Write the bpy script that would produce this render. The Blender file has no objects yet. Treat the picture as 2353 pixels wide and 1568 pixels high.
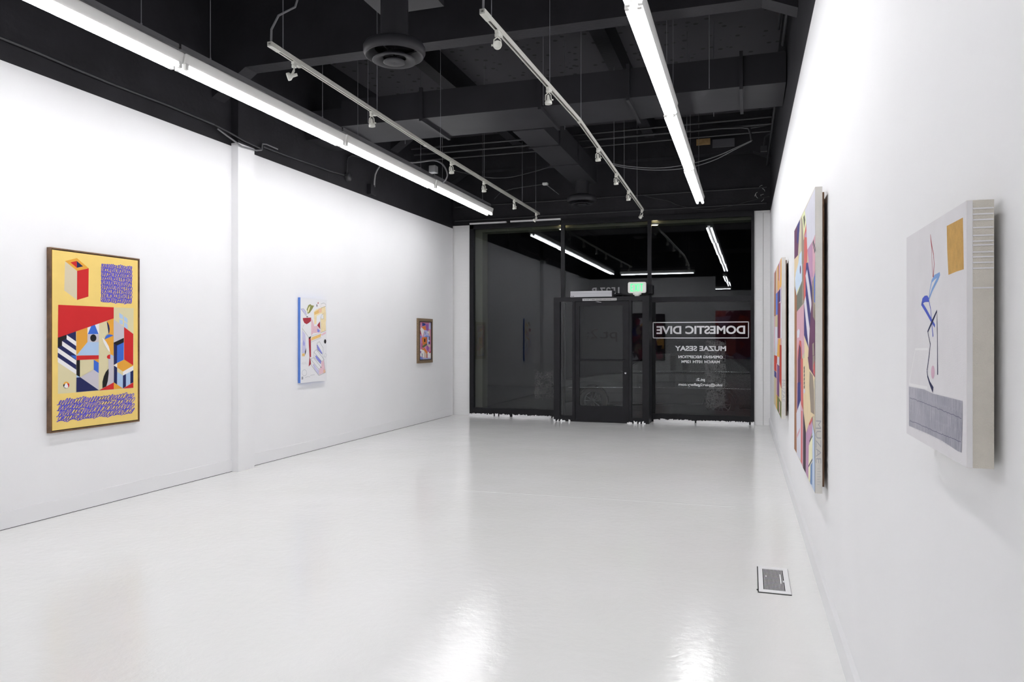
import bpy, bmesh, math, random
from mathutils import Vector, Matrix
random.seed(7)
C = bpy.context.scene.collection
SC = bpy.context.scene

# ------------------------------------------------------------------ camera, world, exposure
F, CX, HY, EYE = 1700.0, 1176.5, 780.0, 1.456          # focal length / principal column / horizon row for a 2353 px wide frame
TH = math.atan((1722 - CX) / F)
cam_d = bpy.data.cameras.new('camera'); cam = bpy.data.objects.new('camera', cam_d); C.objects.link(cam)
cam_d.sensor_width = 36.0; cam_d.lens = 36.0 * F / 2353.0
cam_d.shift_y = -(784 - HY) / 2353.0
cam.location = (0, 0, EYE); cam.rotation_euler = (math.pi / 2, 0, TH)
cam_d.clip_start = 0.05; cam_d.clip_end = 200
SC.camera = cam
wd = bpy.data.worlds.new('night_sky'); SC.world = wd; wd.use_nodes = True
wd.node_tree.nodes['Background'].inputs[0].default_value = (.35, .42, .6, 1)
wd.node_tree.nodes['Background'].inputs[1].default_value = .004
SC.view_settings.view_transform = 'Standard'; SC.view_settings.look = 'None'
SC.view_settings.gamma = 1; SC.view_settings.use_curve_mapping = False
SC.view_settings.exposure = 0.0
TUBE = 30.0                                             # radiance of the bare fluorescent tubes

# ------------------------------------------------------------------ projection helpers (pixel of the 2353 px frame -> point on a plane of the room)
WV = Vector((-math.sin(TH), math.cos(TH), 0)); RV = Vector((math.cos(TH), math.sin(TH), 0)); OV = Vector((0, 0, EYE))
def ray(x, y): return WV + RV * ((x - CX) / F) + Vector((0, 0, (HY - y) / F))
def atX(x, y, v): d = ray(x, y); return OV + d * (v / d.x)
def atY(x, y, v): d = ray(x, y); return OV + d * (v / d.y)
def atZ(x, y, v): d = ray(x, y); return OV + d * ((v - EYE) / d.z)

# ------------------------------------------------------------------ materials
def srgb(c):
    return tuple((v / 12.92 if v <= .04045 else ((v + .055) / 1.055) ** 2.4) for v in c)
MATS = {}
def mat(name, col, rough=.5, metal=0, spec=.5, var=0, vscale=4, bump=0, bscale=60, emit=None, estr=0, lin=False, coat=0):
    if name in MATS: return MATS[name]
    m = bpy.data.materials.new(name); m.use_nodes = True; nt = m.node_tree; b = nt.nodes['Principled BSDF']
    c = col if lin else srgb(col)
    b.inputs['Base Color'].default_value = (*c, 1); b.inputs['Roughness'].default_value = rough
    b.inputs['Metallic'].default_value = metal; b.inputs['Specular IOR Level'].default_value = spec
    b.inputs['Coat Weight'].default_value = coat
    tc = nt.nodes.new('ShaderNodeTexCoord')
    if var:
        n = nt.nodes.new('ShaderNodeTexNoise'); n.inputs['Scale'].default_value = vscale; n.inputs['Detail'].default_value = 4
        r = nt.nodes.new('ShaderNodeValToRGB')
        r.color_ramp.elements[0].position = .3; r.color_ramp.elements[1].position = .7
        r.color_ramp.elements[0].color = (*[max(0, v * (1 - var)) for v in c], 1)
        r.color_ramp.elements[1].color = (*[min(1, v * (1 + var)) for v in c], 1)
        nt.links.new(tc.outputs['Object'], n.inputs['Vector']); nt.links.new(n.outputs['Fac'], r.inputs['Fac'])
        nt.links.new(r.outputs['Color'], b.inputs['Base Color'])
    if bump:
        n = nt.nodes.new('ShaderNodeTexNoise'); n.inputs['Scale'].default_value = bscale; n.inputs['Detail'].default_value = 3
        bp = nt.nodes.new('ShaderNodeBump'); bp.inputs['Strength'].default_value = bump; bp.inputs['Distance'].default_value = .01
        nt.links.new(tc.outputs['Object'], n.inputs['Vector']); nt.links.new(n.outputs['Fac'], bp.inputs['Height'])
        nt.links.new(bp.outputs['Normal'], b.inputs['Normal'])
    if emit:
        b.inputs['Emission Color'].default_value = (*emit, 1); b.inputs['Emission Strength'].default_value = estr
    MATS[name] = m; return m

WHITE = mat('white_wall_paint', (.89, .89, .90), rough=.55, spec=.3, lin=True, var=.012, vscale=1.5, bump=.04, bscale=35)
BASEW = mat('white_trim_paint', (.88, .88, .89), rough=.35, spec=.4, lin=True)
BLACK = mat('black_ceiling_paint', (.0165, .016, .0195), rough=.6, spec=.3, lin=True, var=.22, vscale=3, bump=.3, bscale=20)
DUCT = mat('black_painted_sheet_metal', (.024, .0235, .0275), rough=.5, spec=.35, lin=True, var=.15, vscale=2.5, bump=.1, bscale=8)
FRAME = mat('black_anodised_frame', (.008, .008, .0105), rough=.45, spec=.3, lin=True, var=.2, vscale=9)
WIRE = mat('grey_steel_wire', (.2, .2, .22), rough=.5, spec=.4, lin=True)
FIXW = mat('white_enamel', (.78, .78, .76), rough=.35, lin=True)
TRACKW = mat('white_track_enamel', (.62, .62, .57), rough=.4, lin=True)
SLOT = mat('dark_track_slot', (.07, .07, .065), rough=.6, lin=True)
TUBEM = mat('glowing_tube', (1, 1, 1), lin=True, emit=(.985, .98, 1.0), estr=TUBE)
def downward_glow(m):                                  # bare tubes, made to emit mostly downward so the wall tops stay less lit
    nt = m.node_tree; g = nt.nodes.new('ShaderNodeNewGeometry'); sp = nt.nodes.new('ShaderNodeSeparateXYZ')
    mr = nt.nodes.new('ShaderNodeMapRange'); mr.inputs['From Min'].default_value = .05; mr.inputs['From Max'].default_value = -1
    mr.inputs['To Min'].default_value = TUBE * .30; mr.inputs['To Max'].default_value = TUBE * 1.62
    nt.links.new(g.outputs['True Normal'], sp.inputs[0]); nt.links.new(sp.outputs['Z'], mr.inputs['Value'])
    nt.links.new(mr.outputs['Result'], nt.nodes['Principled BSDF'].inputs['Emission Strength'])
downward_glow(TUBEM)

def brick_mat():
    m = bpy.data.materials.new('white_painted_brick'); m.use_nodes = True; nt = m.node_tree; b = nt.nodes['Principled BSDF']
    b.inputs['Base Color'].default_value = (.87, .87, .87, 1); b.inputs['Roughness'].default_value = .5
    tc = nt.nodes.new('ShaderNodeTexCoord'); mp = nt.nodes.new('ShaderNodeMapping')
    mp.inputs['Rotation'].default_value = (math.pi / 2, 0, 0)
    br = nt.nodes.new('ShaderNodeTexBrick'); br.inputs['Scale'].default_value = 1
    br.inputs['Brick Width'].default_value = .2; br.inputs['Row Height'].default_value = .068; br.inputs['Mortar Size'].default_value = .004
    br.inputs['Color1'].default_value = (1, 1, 1, 1); br.inputs['Color2'].default_value = (.9, .9, .9, 1); br.inputs['Mortar'].default_value = (0, 0, 0, 1)
    bp = nt.nodes.new('ShaderNodeBump'); bp.inputs['Strength'].default_value = .5; bp.inputs['Distance'].default_value = .004
    nt.links.new(tc.outputs['Object'], mp.inputs['Vector']); nt.links.new(mp.outputs['Vector'], br.inputs['Vector'])
    nt.links.new(br.outputs['Color'], bp.inputs['Height']); nt.links.new(bp.outputs['Normal'], b.inputs['Normal'])
    return m
BRICK = brick_mat()

def floor_mat():
    m = bpy.data.materials.new('glossy_white_floor_paint'); m.use_nodes = True; nt = m.node_tree; b = nt.nodes['Principled BSDF']
    tc = nt.nodes.new('ShaderNodeTexCoord')
    n = nt.nodes.new('ShaderNodeTexNoise'); n.inputs['Scale'].default_value = .9; n.inputs['Detail'].default_value = 5
    r = nt.nodes.new('ShaderNodeValToRGB'); r.color_ramp.elements[0].position = .32; r.color_ramp.elements[1].position = .7
    r.color_ramp.elements[0].color = (.845, .85, .825, 1); r.color_ramp.elements[1].color = (.875, .875, .865, 1)
    nt.links.new(tc.outputs['Object'], n.inputs['Vector']); nt.links.new(n.outputs['Fac'], r.inputs['Fac']); nt.links.new(r.outputs['Color'], b.inputs['Base Color'])
    b.inputs['Specular IOR Level'].default_value = .5
    n2 = nt.nodes.new('ShaderNodeTexNoise'); n2.inputs['Scale'].default_value = 2.2; n2.inputs['Detail'].default_value = 4
    r2 = nt.nodes.new('ShaderNodeMapRange'); r2.inputs['From Min'].default_value = .3; r2.inputs['From Max'].default_value = .7
    r2.inputs['To Min'].default_value = .04; r2.inputs['To Max'].default_value = .10
    nt.links.new(tc.outputs['Object'], n2.inputs['Vector']); nt.links.new(n2.outputs['Fac'], r2.inputs['Value']); nt.links.new(r2.outputs['Result'], b.inputs['Roughness'])
    n3 = nt.nodes.new('ShaderNodeTexNoise'); n3.inputs['Scale'].default_value = 17; n3.inputs['Detail'].default_value = 7; n3.inputs['Roughness'].default_value = .6
    n4 = nt.nodes.new('ShaderNodeTexNoise'); n4.inputs['Scale'].default_value = 1.3; n4.inputs['Detail'].default_value = 2
    nt.links.new(tc.outputs['Object'], n3.inputs['Vector']); nt.links.new(tc.outputs['Object'], n4.inputs['Vector'])
    mx = nt.nodes.new('ShaderNodeMath'); mx.operation = 'MULTIPLY_ADD'; mx.inputs[1].default_value = .45
    nt.links.new(n3.outputs['Fac'], mx.inputs[0]); nt.links.new(n4.outputs['Fac'], mx.inputs[2])
    bp = nt.nodes.new('ShaderNodeBump'); bp.inputs['Strength'].default_value = .35; bp.inputs['Distance'].default_value = .012
    nt.links.new(mx.outputs[0], bp.inputs['Height']); nt.links.new(bp.outputs['Normal'], b.inputs['Normal'])
    return m
FLOOR = floor_mat()

def glass_mat():
    m = bpy.data.materials.new('window_glass'); m.use_nodes = True; nt = m.node_tree; nt.nodes.clear()
    o = nt.nodes.new('ShaderNodeOutputMaterial'); g = nt.nodes.new('ShaderNodeBsdfGlossy'); t = nt.nodes.new('ShaderNodeBsdfTransparent')
    g.inputs['Roughness'].default_value = 0.0; g.inputs['Color'].default_value = (.95, .96, 1, 1); t.inputs['Color'].default_value = (.86, .88, .87, 1)
    f = nt.nodes.new('ShaderNodeFresnel'); f.inputs['IOR'].default_value = 1.5
    mx = nt.nodes.new('ShaderNodeMixShader')
    k = nt.nodes.new('ShaderNodeMath'); k.operation = 'MULTIPLY'; k.inputs[1].default_value = .8
    nt.links.new(f.outputs[0], k.inputs[0]); nt.links.new(k.outputs[0], mx.inputs[0]); nt.links.new(t.outputs[0], mx.inputs[1]); nt.links.new(g.outputs[0], mx.inputs[2]); nt.links.new(mx.outputs[0], o.inputs[0])
    return m
GLASS = glass_mat()

def deck_mat():
    m = bpy.data.materials.new('black_perforated_deck'); m.use_nodes = True; nt = m.node_tree; b = nt.nodes['Principled BSDF']
    b.inputs['Roughness'].default_value = .75
    tc = nt.nodes.new('ShaderNodeTexCoord'); v = nt.nodes.new('ShaderNodeTexVoronoi'); v.inputs['Scale'].default_value = 7
    r = nt.nodes.new('ShaderNodeValToRGB'); r.color_ramp.elements[0].position = .18; r.color_ramp.elements[1].position = .24
    r.color_ramp.elements[0].color = (.006, .006, .008, 1); r.color_ramp.elements[1].color = (.045, .043, .050, 1)
    nt.links.new(tc.outputs['Object'], v.inputs['Vector']); nt.links.new(v.outputs['Distance'], r.inputs['Fac']); nt.links.new(r.outputs['Color'], b.inputs['Base Color'])
    return m
DECK = deck_mat()

# ------------------------------------------------------------------ mesh helpers
class MB:
    """collects shapes given in world metres; build() links them as ONE mesh object"""
    def __init__(s): s.v = []; s.f = []; s.mi = []; s.mats = []; s.sm = []
    def m(s, mt):
        if mt not in s.mats: s.mats.append(mt)
        return s.mats.index(mt)
    def face(s, pts, mt, smooth=False):
        k = len(s.v); s.v += [Vector(p) for p in pts]; s.f.append(list(range(k, k + len(pts)))); s.mi.append(s.m(mt)); s.sm.append(smooth); return s
    def grid(s, vs, fs, mt, smooth=False):
        k = len(s.v); s.v += [Vector(p) for p in vs]; i = s.m(mt)
        for f in fs: s.f.append([k + a for a in f]); s.mi.append(i); s.sm.append(smooth)
        return s
    def box(s, a, b, mt, fn=None):
        x0, y0, z0 = a; x1, y1, z1 = b
        vs = [(x0, y0, z0), (x1, y0, z0), (x1, y1, z0), (x0, y1, z0), (x0, y0, z1), (x1, y0, z1), (x1, y1, z1), (x0, y1, z1)]
        if fn: vs = [fn(*p) for p in vs]
        return s.grid(vs, [(0, 3, 2, 1), (4, 5, 6, 7), (0, 1, 5, 4), (1, 2, 6, 5), (2, 3, 7, 6), (3, 0, 4, 7)], mt)
    def tube(s, pts, r, mt, n=8, cap=True):
        pts = [Vector(p) for p in pts]; vs = []; fs = []; u = None
        for i, p in enumerate(pts):
            d = (pts[min(i + 1, len(pts) - 1)] - pts[max(i - 1, 0)]).normalized()
            if u is None: u = d.orthogonal().normalized()
            u = (u - d * u.dot(d)); u = u.normalized() if u.length > 1e-6 else d.orthogonal().normalized()
            w = d.cross(u); rr = r[i] if isinstance(r, (list, tuple)) else r
            for k in range(n):
                a = 2 * math.pi * k / n; vs.append(p + (u * math.cos(a) + w * math.sin(a)) * rr)
        for i in range(len(pts) - 1):
            for k in range(n):
                a = i * n + k; b = i * n + (k + 1) % n; fs.append((a, b, b + n, a + n))
        s.grid(vs, fs, mt, True)
        if cap: s.face(vs[:n][::-1], mt); s.face(vs[-n:], mt)
        return s
    def lathe(s, prof, c, ax, mt, n=32):
        """prof: (radius, distance along axis) pairs"""
        ax = Vector(ax).normalized(); u = ax.orthogonal().normalized(); w = ax.cross(u); vs = []; fs = []
        for r_, h in prof:
            for k in range(n):
                a = 2 * math.pi * k / n; vs.append(Vector(c) + ax * h + (u * math.cos(a) + w * math.sin(a)) * r_)
        for i in range(len(prof) - 1):
            for k in range(n):
                a = i * n + k; b = i * n + (k + 1) % n; fs.append((a, b, b + n, a + n))
        return s.grid(vs, fs, mt, True)
    def build(s, name, parent=None, loc=None, bevel=0, **tags):
        if loc is None:
            if parent is not None: loc = WORLD[parent.name]
            else:
                xs = [p.x for p in s.v]; ys = [p.y for p in s.v]; zs = [p.z for p in s.v]
                loc = ((min(xs) + max(xs)) / 2, (min(ys) + max(ys)) / 2, min(zs))
        loc = Vector(loc); me = bpy.data.meshes.new(name)
        me.from_pydata([tuple(p - loc) for p in s.v], [], s.f)
        for mt in s.mats: me.materials.append(mt)
        for p, i, q in zip(me.polygons, s.mi, s.sm): p.material_index = i; p.use_smooth = q
        me.update()
        o = bpy.data.objects.new(name, me); C.objects.link(o)
        if parent is not None:
            o.parent = parent; o.location = loc - Vector(WORLD[parent.name])
        else: o.location = loc
        WORLD[o.name] = tuple(loc)
        if bevel:
            bv = o.modifiers.new('bevel', 'BEVEL'); bv.width = bevel; bv.segments = 2; bv.limit_method = 'ANGLE'
        for k, v in tags.items(): o[k] = v
        return o
WORLD = {}
def thing(name, loc, label, category, group=None):
    o = bpy.data.objects.new(name, None); o.empty_display_size = .1; C.objects.link(o); o.location = loc
    WORLD[o.name] = tuple(loc); o['label'] = label; o['category'] = category
    if group: o['group'] = group
    return o
def struct(mb, name, parent=None, **k): 
    o = mb.build(name, parent, **k)
    if parent is None: o['kind'] = 'structure'
    return o
def copy_tree(root, dx, label, group=None):
    r = root.copy(); C.objects.link(r); r.location = root.location + Vector(dx); r['label'] = label
    WORLD[r.name] = tuple(r.location)
    if group: r['group'] = group
    for ch in list(root.children):
        c = ch.copy(); C.objects.link(c); c.parent = r
        for g in ch.children:
            d = g.copy(); C.objects.link(d); d.parent = c
    return r

# ------------------------------------------------------------------ dimensions of the room
XL = -5.43                                   # left wall face
def XR(y): return .433 - .0076 * y           # right wall face (runs slightly inwards)
ZW = 3.585                                   # top of the white paint
ZC = 5.2                                     # ceiling deck
YFR = 13.26                                  # storefront plane
def YF(x, off=0): return YFR - off
YB = .6                                      # back wall face
XO = -1.1                                    # end of the back wall
YH = -7.0                                    # far end of the room behind the camera
def W(x, off, z): return (x * YFR / (13.152 + .0528 * (x + 5.041)), YFR - off, z)  # storefront coordinates -> world

# floor
struct(MB().face([(-5.6, YH - .2, 0), (3.6, YH - .2, 0), (3.6, 0, 0), (.6, 0, 0), (.6, 13.4, 0), (-5.6, 13.4, 0)], FLOOR), 'floor', loc=(0, 0, 0))
# ceiling
struct(MB().box((-5.7, YH - .2, ZC), (3.7, 13.7, ZC + .15), DECK), 'ceiling', loc=(0, 0, ZC))
# left wall: white below, black above
w = MB(); w.box((XL - .2, YB - .2, 0), (XL, 13.2, ZW), WHITE); w.box((XL - .2, YB - .2, ZW), (XL, 13.2, ZC), BLACK)
struct(w, 'wall_left')
w = MB(); w.box((XL, 6.81, 0), (XL + .09, 7.09, ZW + .03), WHITE); w.box((XL, 6.81, ZW + .03), (XL + .09, 7.09, ZC), BLACK)
struct(w, 'trim_1')                          # engaged column on the left wall
# right wall
def rw(a, b, z0, z1, mt, w):
    w.grid([(XR(a), a, z0), (XR(b), b, z0), (XR(b), b, z1), (XR(a), a, z1), (.65, a, z0), (.65, b, z0), (.65, b, z1), (.65, a, z1)],
           [(0, 3, 2, 1), (4, 5, 6, 7), (0, 1, 5, 4), (1, 2, 6, 5), (2, 3, 7, 6), (3, 0, 4, 7)], mt)
w = MB(); rw(.1, 13.45, 0, ZW, WHITE, w); rw(.1, 13.45, ZW, ZC, BLACK, w)
struct(w, 'wall_right')
# the room behind the camera (seen mirrored in the storefront glass)
w = MB(); w.box((XL - .2, YB - .15, 0), (XO, YB, ZW), WHITE); w.box((XL - .2, YB - .15, ZW), (XO, YB, ZC), BLACK); struct(w, 'wall_back')
w = MB(); w.box((XL - .2, YH - .2, 0), (3.6, YH, ZW), WHITE); w.box((XL - .2, YH - .2, ZW), (3.6, YH, ZC), BLACK); struct(w, 'wall_rear_room')
w = MB(); w.box((3.4, YH, 0), (3.6, .1, ZW), WHITE); w.box((3.4, YH, ZW), (3.6, .1, ZC), BLACK); struct(w, 'wall_rear_right')
w = MB(); w.box((XL - .2, YH, 0), (XL, YB - .2, ZW), WHITE); w.box((XL - .2, YH, ZW), (XL, YB - .2, ZC), BLACK); struct(w, 'wall_rear_left')
w = MB(); w.box((.65, -.05, 0), (3.6, .1, ZW), WHITE); w.box((.65, -.05, ZW), (3.6, .1, ZC), BLACK); struct(w, 'wall_rear_side')
# storefront wall: black above, white painted brick returns at both sides
w = MB(); w.box((XL - .2, -.2, 3.64), (.65, 0, ZC), BLACK, lambda x, o, z: W(x, o, z)); struct(w, 'wall_front')
w = MB(); w.box((XL - .1, -.2, 0), (-5.05, .02, 3.64), BRICK, lambda x, o, z: W(x, o, z)); struct(w, 'wall_front_left')
w = MB(); w.box((.079, -.2, 0), (.5, .02, 3.64), BRICK, lambda x, o, z: W(x, o, z)); struct(w, 'wall_front_right')
# plaster strip with a crack line at the right corner, and cracked seam at the left one
# baseboards
w = MB(); w.box((XL, YB, .004), (XL + .012, 6.81, .135), BASEW); w.box((XL, 7.09, .004), (XL + .012, 13.1, .135), BASEW)
w.box((XL, YB, .0), (XL + .0122, 6.81, .004), FRAME); w.box((XL, 7.09, 0), (XL + .0122, 13.1, .004), FRAME)
struct(w, 'baseboard_left', loc=(XL, 7, 0))
w = MB()
w.grid([(XR(.1), .1, 0), (XR(.1) - .015, .1, 0), (XR(.1) - .015, .1, .115), (XR(.1), .1, .135), (XR(13.35), 13.35, 0), (XR(13.35) - .015, 13.35, 0), (XR(13.35) - .015, 13.35, .115), (XR(13.35), 13.35, .135)],
       [(0, 1, 2, 3), (7, 6, 5, 4), (1, 5, 6, 2), (2, 6, 7, 3), (0, 4, 5, 1)], BASEW)
struct(w, 'baseboard_right', loc=(.4, 7, 0))

w = MB(); q0 = atZ(1065, 1128, 0); q1 = atZ(1300, 1142, 0); q2 = atZ(1690, 1166, 0)
for a_, b_ in ((q0, q1), (q1, q2)):
    w.grid([(a_.x, a_.y, 0), (b_.x, b_.y, 0), (b_.x, b_.y + .012, .0018), (a_.x, a_.y + .012, .0018), (b_.x, b_.y + .03, 0), (a_.x, a_.y + .03, 0)], [(0, 1, 2, 3), (3, 2, 4, 5)], FLOOR)
struct(w, 'trim_13')                         # raised joint line in the floor paint
# ------------------------------------------------------------------ ceiling beams and joists
def beam(name, y0, y1, zb, zt=ZC):
    w = MB(); xr = XR(y0) - .002
    prof = [(XL, zb - .28), (XL + .42, zb), (xr - .28, zb), (xr, zb - .12), (xr, zt), (XL, zt)]
    a = [(x, y0, z) for x, z in prof]; b = [(x, y1, z) for x, z in prof]; n = len(prof)
    w.grid(a + b, [tuple(range(n)), tuple(range(2 * n - 1, n - 1, -1))] + [(i, i + n, (i + 1) % n + n, (i + 1) % n) for i in range(n)], BLACK)
    struct(w, name)
beam('trim_2', 6.5, 6.7, 4.3); beam('trim_3', 2.2, 2.4, 4.3); beam('trim_4', 10.6, 10.85, 4.75); beam('trim_5', 12.75, 12.95, 4.55)
for i, x in enumerate((-4.0, -1.71)):
    w = MB()
    for a, b in ((YB, 2.2), (2.4, 6.5), (6.7, 10.6), (10.85, 12.75)): w.box((x, a, 4.9), (x + .18, b, ZC), BLACK)
    struct(w, 'trim_%d' % (6 + i))
# frames of the ceiling panels between the joists
w = MB()
for a, b in ((-3.35, 7.3), (-2.6, 7.7), (-.9, 7.4)):
    w.box((a, b, 4.98), (a + .05, b + .6, ZC), BLACK)
w.box((-3.8, 7.1, 5.02), (-1.72, 7.18, ZC), BLACK); w.box((-3.0, 6.7, 5.0), (-2.95, 8.0, ZC), BLACK)
struct(w, 'trim_8')

# ------------------------------------------------------------------ storefront
def fbox(w, x0, x1, z0, z1, o0, o1, mt): w.box((x0, o1, z0), (x1, o0, z1), mt, lambda x, o, z: W(x, o, z))
# big left window (full height) -- frame, panes
w = MB(); fbox(w, -5.05, -4.975, .04, 3.64, -.06, .05, FRAME); fbox(w, -5.05, -3.30, 3.56, 3.64, -.06, .05, FRAME)
fbox(w, -4.975, -3.30, .04, .15, -.06, .05, FRAME); fbox(w, -3.300, -3.23, .04, 3.64, -.05, .025, FRAME)
win1 = struct(w, 'window_1', loc=W(-4.1, 0, 0))
g = MB(); fbox(g, -4.975, -3.300, .15, 3.56, -.004, .004, GLASS); g.build('pane', win1, label='tall clear glass pane left of the door')
# transom band above the door and right window
w = MB(); fbox(w, -3.23, .079, 3.56, 3.64, -.06, .05, FRAME); fbox(w, -1.732, -1.665, 2.2, 3.56, -.05, .025, FRAME)
fbox(w, .03, .079, 2.2, 3.56, -.06, .05, FRAME); fbox(w, -3.23, -1.735, 2.13, 2.2, -.06, .05, FRAME)
win2 = struct(w, 'window_2', loc=W(-1.6, 0, 2.2))
g = MB(); fbox(g, -3.23, -1.732, 2.2, 3.56, -.004, .004, GLASS); g.build('pane', win2)
g = MB(); fbox(g, -1.665, .03, 2.2, 3.56, -.004, .004, GLASS); g.build('pane', win2)
# lower right window
w = MB(); fbox(w, -1.66, .079, 2.11, 2.2, -.06, .05, FRAME); fbox(w, -1.66, -1.60, .045, 2.11, -.10, -.02, FRAME)
fbox(w, .02, .079, .0, 2.11, -.06, .05, FRAME); fbox(w, -1.648, .02, .045, .14, -.06, .05, FRAME)
win3 = struct(w, 'window_3', loc=W(-.8, 0, 0))
g = MB(); fbox(g, -1.648, .02, .14, 2.11, -.004, .004, GLASS); g.build('pane', win3)
# vestibule door frame standing in front of the storefront plane
V = .42
w = MB()
fbox(w, -3.318, -3.21, .02, 2.2, V - .06, V + .05, FRAME); fbox(w, -1.76, -1.649, .02, 2.2, V - .06, V + .05, FRAME)
fbox(w, -2.985, -2.94, .02, 2.125, V - .05, V + .045, FRAME); fbox(w, -1.99, -1.945, .02, 2.125, V - .05, V + .045, FRAME)
fbox(w, -3.21, -1.76, 2.125, 2.2, V - .06, V + .05, FRAME)
fbox(w, -3.21, -2.985, .02, .1, V - .05, V + .045, FRAME); fbox(w, -1.945, -1.76, .02, .1, V - .05, V + .045, FRAME)
fbox(w, -3.318, -1.649, 2.17, 2.198, -.0, V - .05, FRAME)                      # flat roof of the vestibule
fbox(w, -3.318, -3.26, .02, 2.17, .05, V - .06, FRAME); fbox(w, -1.71, -1.649, .02, 2.17, .05, V - .06, FRAME)   # side returns
door = struct(w, 'door_1', loc=W(-2.46, V, 0))
g = MB(); fbox(g, -3.21, -2.985, .1, 2.125, V - .004, V + .004, GLASS); g.build('sidelight_pane', door)
g = MB(); fbox(g, -1.945, -1.76, .1, 2.125, V - .004, V + .004, GLASS); g.build('sidelight_pane', door)
w = MB()
fbox(w, -2.935, -2.865, .012, 2.12, V - .02, V + .03, FRAME); fbox(w, -2.1, -1.995, .012, 2.12, V - .02, V + .03, FRAME)
fbox(w, -2.865, -2.1, 2.045, 2.12, V - .02, V + .03, FRAME); fbox(w, -2.865, -2.1, .012, .286, V - .02, V + .03, FRAME)
leaf = w.build('door_leaf', door, loc=W(-2.46, V, 0))
g = MB(); fbox(g, -2.865, -2.1, .286, 2.045, V - .004, V + .004, GLASS); g.build('pane', leaf)
h = MB(); h.tube([W(-2.865, V + .055, 1.09), W(-2.05, V + .055, 1.09)], .016, FRAME, 10)
for x in (-2.85, -2.06): h.box((x - .015, V + .02, 1.07), (x + .015, V + .06, 1.11), FRAME, lambda x, o, z: W(x, o, z))
h.build('push_bar', leaf, label='horizontal black push bar')
STEEL = mat('brushed_steel', (.6, .6, .62), rough=.25, metal=1, lin=True)
h = MB(); h.lathe([(.0, .02), (.018, .018), (.02, 0), (.02, -.005)], W(-2.05, V + .035, .87), (0, -1, 0), STEEL, 16)
h.build('lock_cylinder', leaf, label='round steel lock cylinder')

# splashed white floor paint along the foot of the storefront
w = MB(); rr = random.Random(3)
def paint_edge(x0, x1, off, zmin, zmax, keep=.8):
    n = int((x1 - x0) / .028)
    for i in range(n):
        a = x0 + (x1 - x0) * i / n; b = x0 + (x1 - x0) * (i + 1) / n
        if rr.random() > keep: continue
        ha, hb = rr.uniform(zmin, zmax), rr.uniform(zmin, zmax)
        w.grid([W(a, off + .012, 0), W(b, off + .012, 0), W(b, off + .003, hb), W(a, off + .003, ha), W(a, off - .02, 0), W(b, off - .02, 0), W(b, off - .02, hb), W(a, off - .02, ha)],
               [(0, 1, 2, 3), (3, 2, 6, 7), (0, 3, 7, 4), (1, 5, 6, 2)], BASEW)
paint_edge(-5.05, -3.33, .06, .022, .055, .88); paint_edge(-1.62, .08, .06, .035, .06, .97)
paint_edge(-3.318, -2.99, V + .055, .005, .05, .6); paint_edge(-2.02, -1.65, V + .055, .005, .05, .6)
struct(w, 'trim_9')
w = MB(); fbox(w, -5.05, .079, 0, .045, -.06, .045, FRAME); fbox(w, -3.318, -1.649, 0, .02, .05, V + .045, FRAME); struct(w, 'trim_10')
# white strip over the head of the big left window, in two lengths
w = MB(); fbox(w, -5.045, -4.33, 3.645, 3.675, 0, .06, BASEW); fbox(w, -4.25, -3.30, 3.650, 3.680, 0, .06, BASEW); struct(w, 'trim_11')
# crack line and corner strip on the right brick return
w = MB(); fbox(w, .222, .228, 0, 3.6, .02, .024, mat('grey_joint', (.3, .3, .29), lin=True)); struct(w, 'trim_12')

# ------------------------------------------------------------------ outside: soffit and jamb, pavement, street, parked car
OLIVE = mat('olive_render', (.20, .20, .155), rough=.9, lin=True)
w = MB()
fbox(w, -5.2, -4.885, -.1, 3.9, -.5, -.21, OLIVE)
fbox(w, -4.885, .25, 3.53, 3.9, -.5, -.21, OLIVE)
struct(w, 'wall_outside')
ASPH = mat('night_pavement', (.05, .05, .055), rough=.8, lin=True, var=.2, vscale=3)
w = MB(); w.box((-16, 13.7, -.12), (8, 16.0, -.03), ASPH); w.box((-16, 16.0, -.32), (8, 26, -.28), ASPH); w.box((-5.6, 13.3, -.12), (.6, 13.7, -.03), ASPH)
struct(w, 'floor_outside', loc=(-4, 18, -.3))
w = MB(); w.box((-16, 26, -.3), (8, 26.3, 7), mat('night_facade', (.03, .03, .034), rough=.9, lin=True)); struct(w, 'wall_across_street')
WARM = mat('warm_lamp', (1, 1, 1), lin=True, emit=(1, .82, .5), estr=14)
for i, (x, lab) in enumerate(((-3.31, 'small warm round soffit lamp outside, at the top of the left mullion'), (-1.62, 'oval warm soffit lamp outside, at the top of the right mullion'))):
    t = thing('soffit_lamp', W(x, -.13, 3.53), lab, 'lamp', 'soffit lamps outside the storefront')
    c = W(x, -.13, 3.5)
    MB().lathe([(.0, 0), (.05, 0), (.055, .012), (.055, .03), (0, .03)], c, (0, 0, 1), WARM, 20).build('lens', t)
    MB().lathe([(.055, .0), (.072, .004), (.072, .03), (.055, .03)], c, (0, 0, 1), FIXW, 20).build('trim_ring', t)

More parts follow.
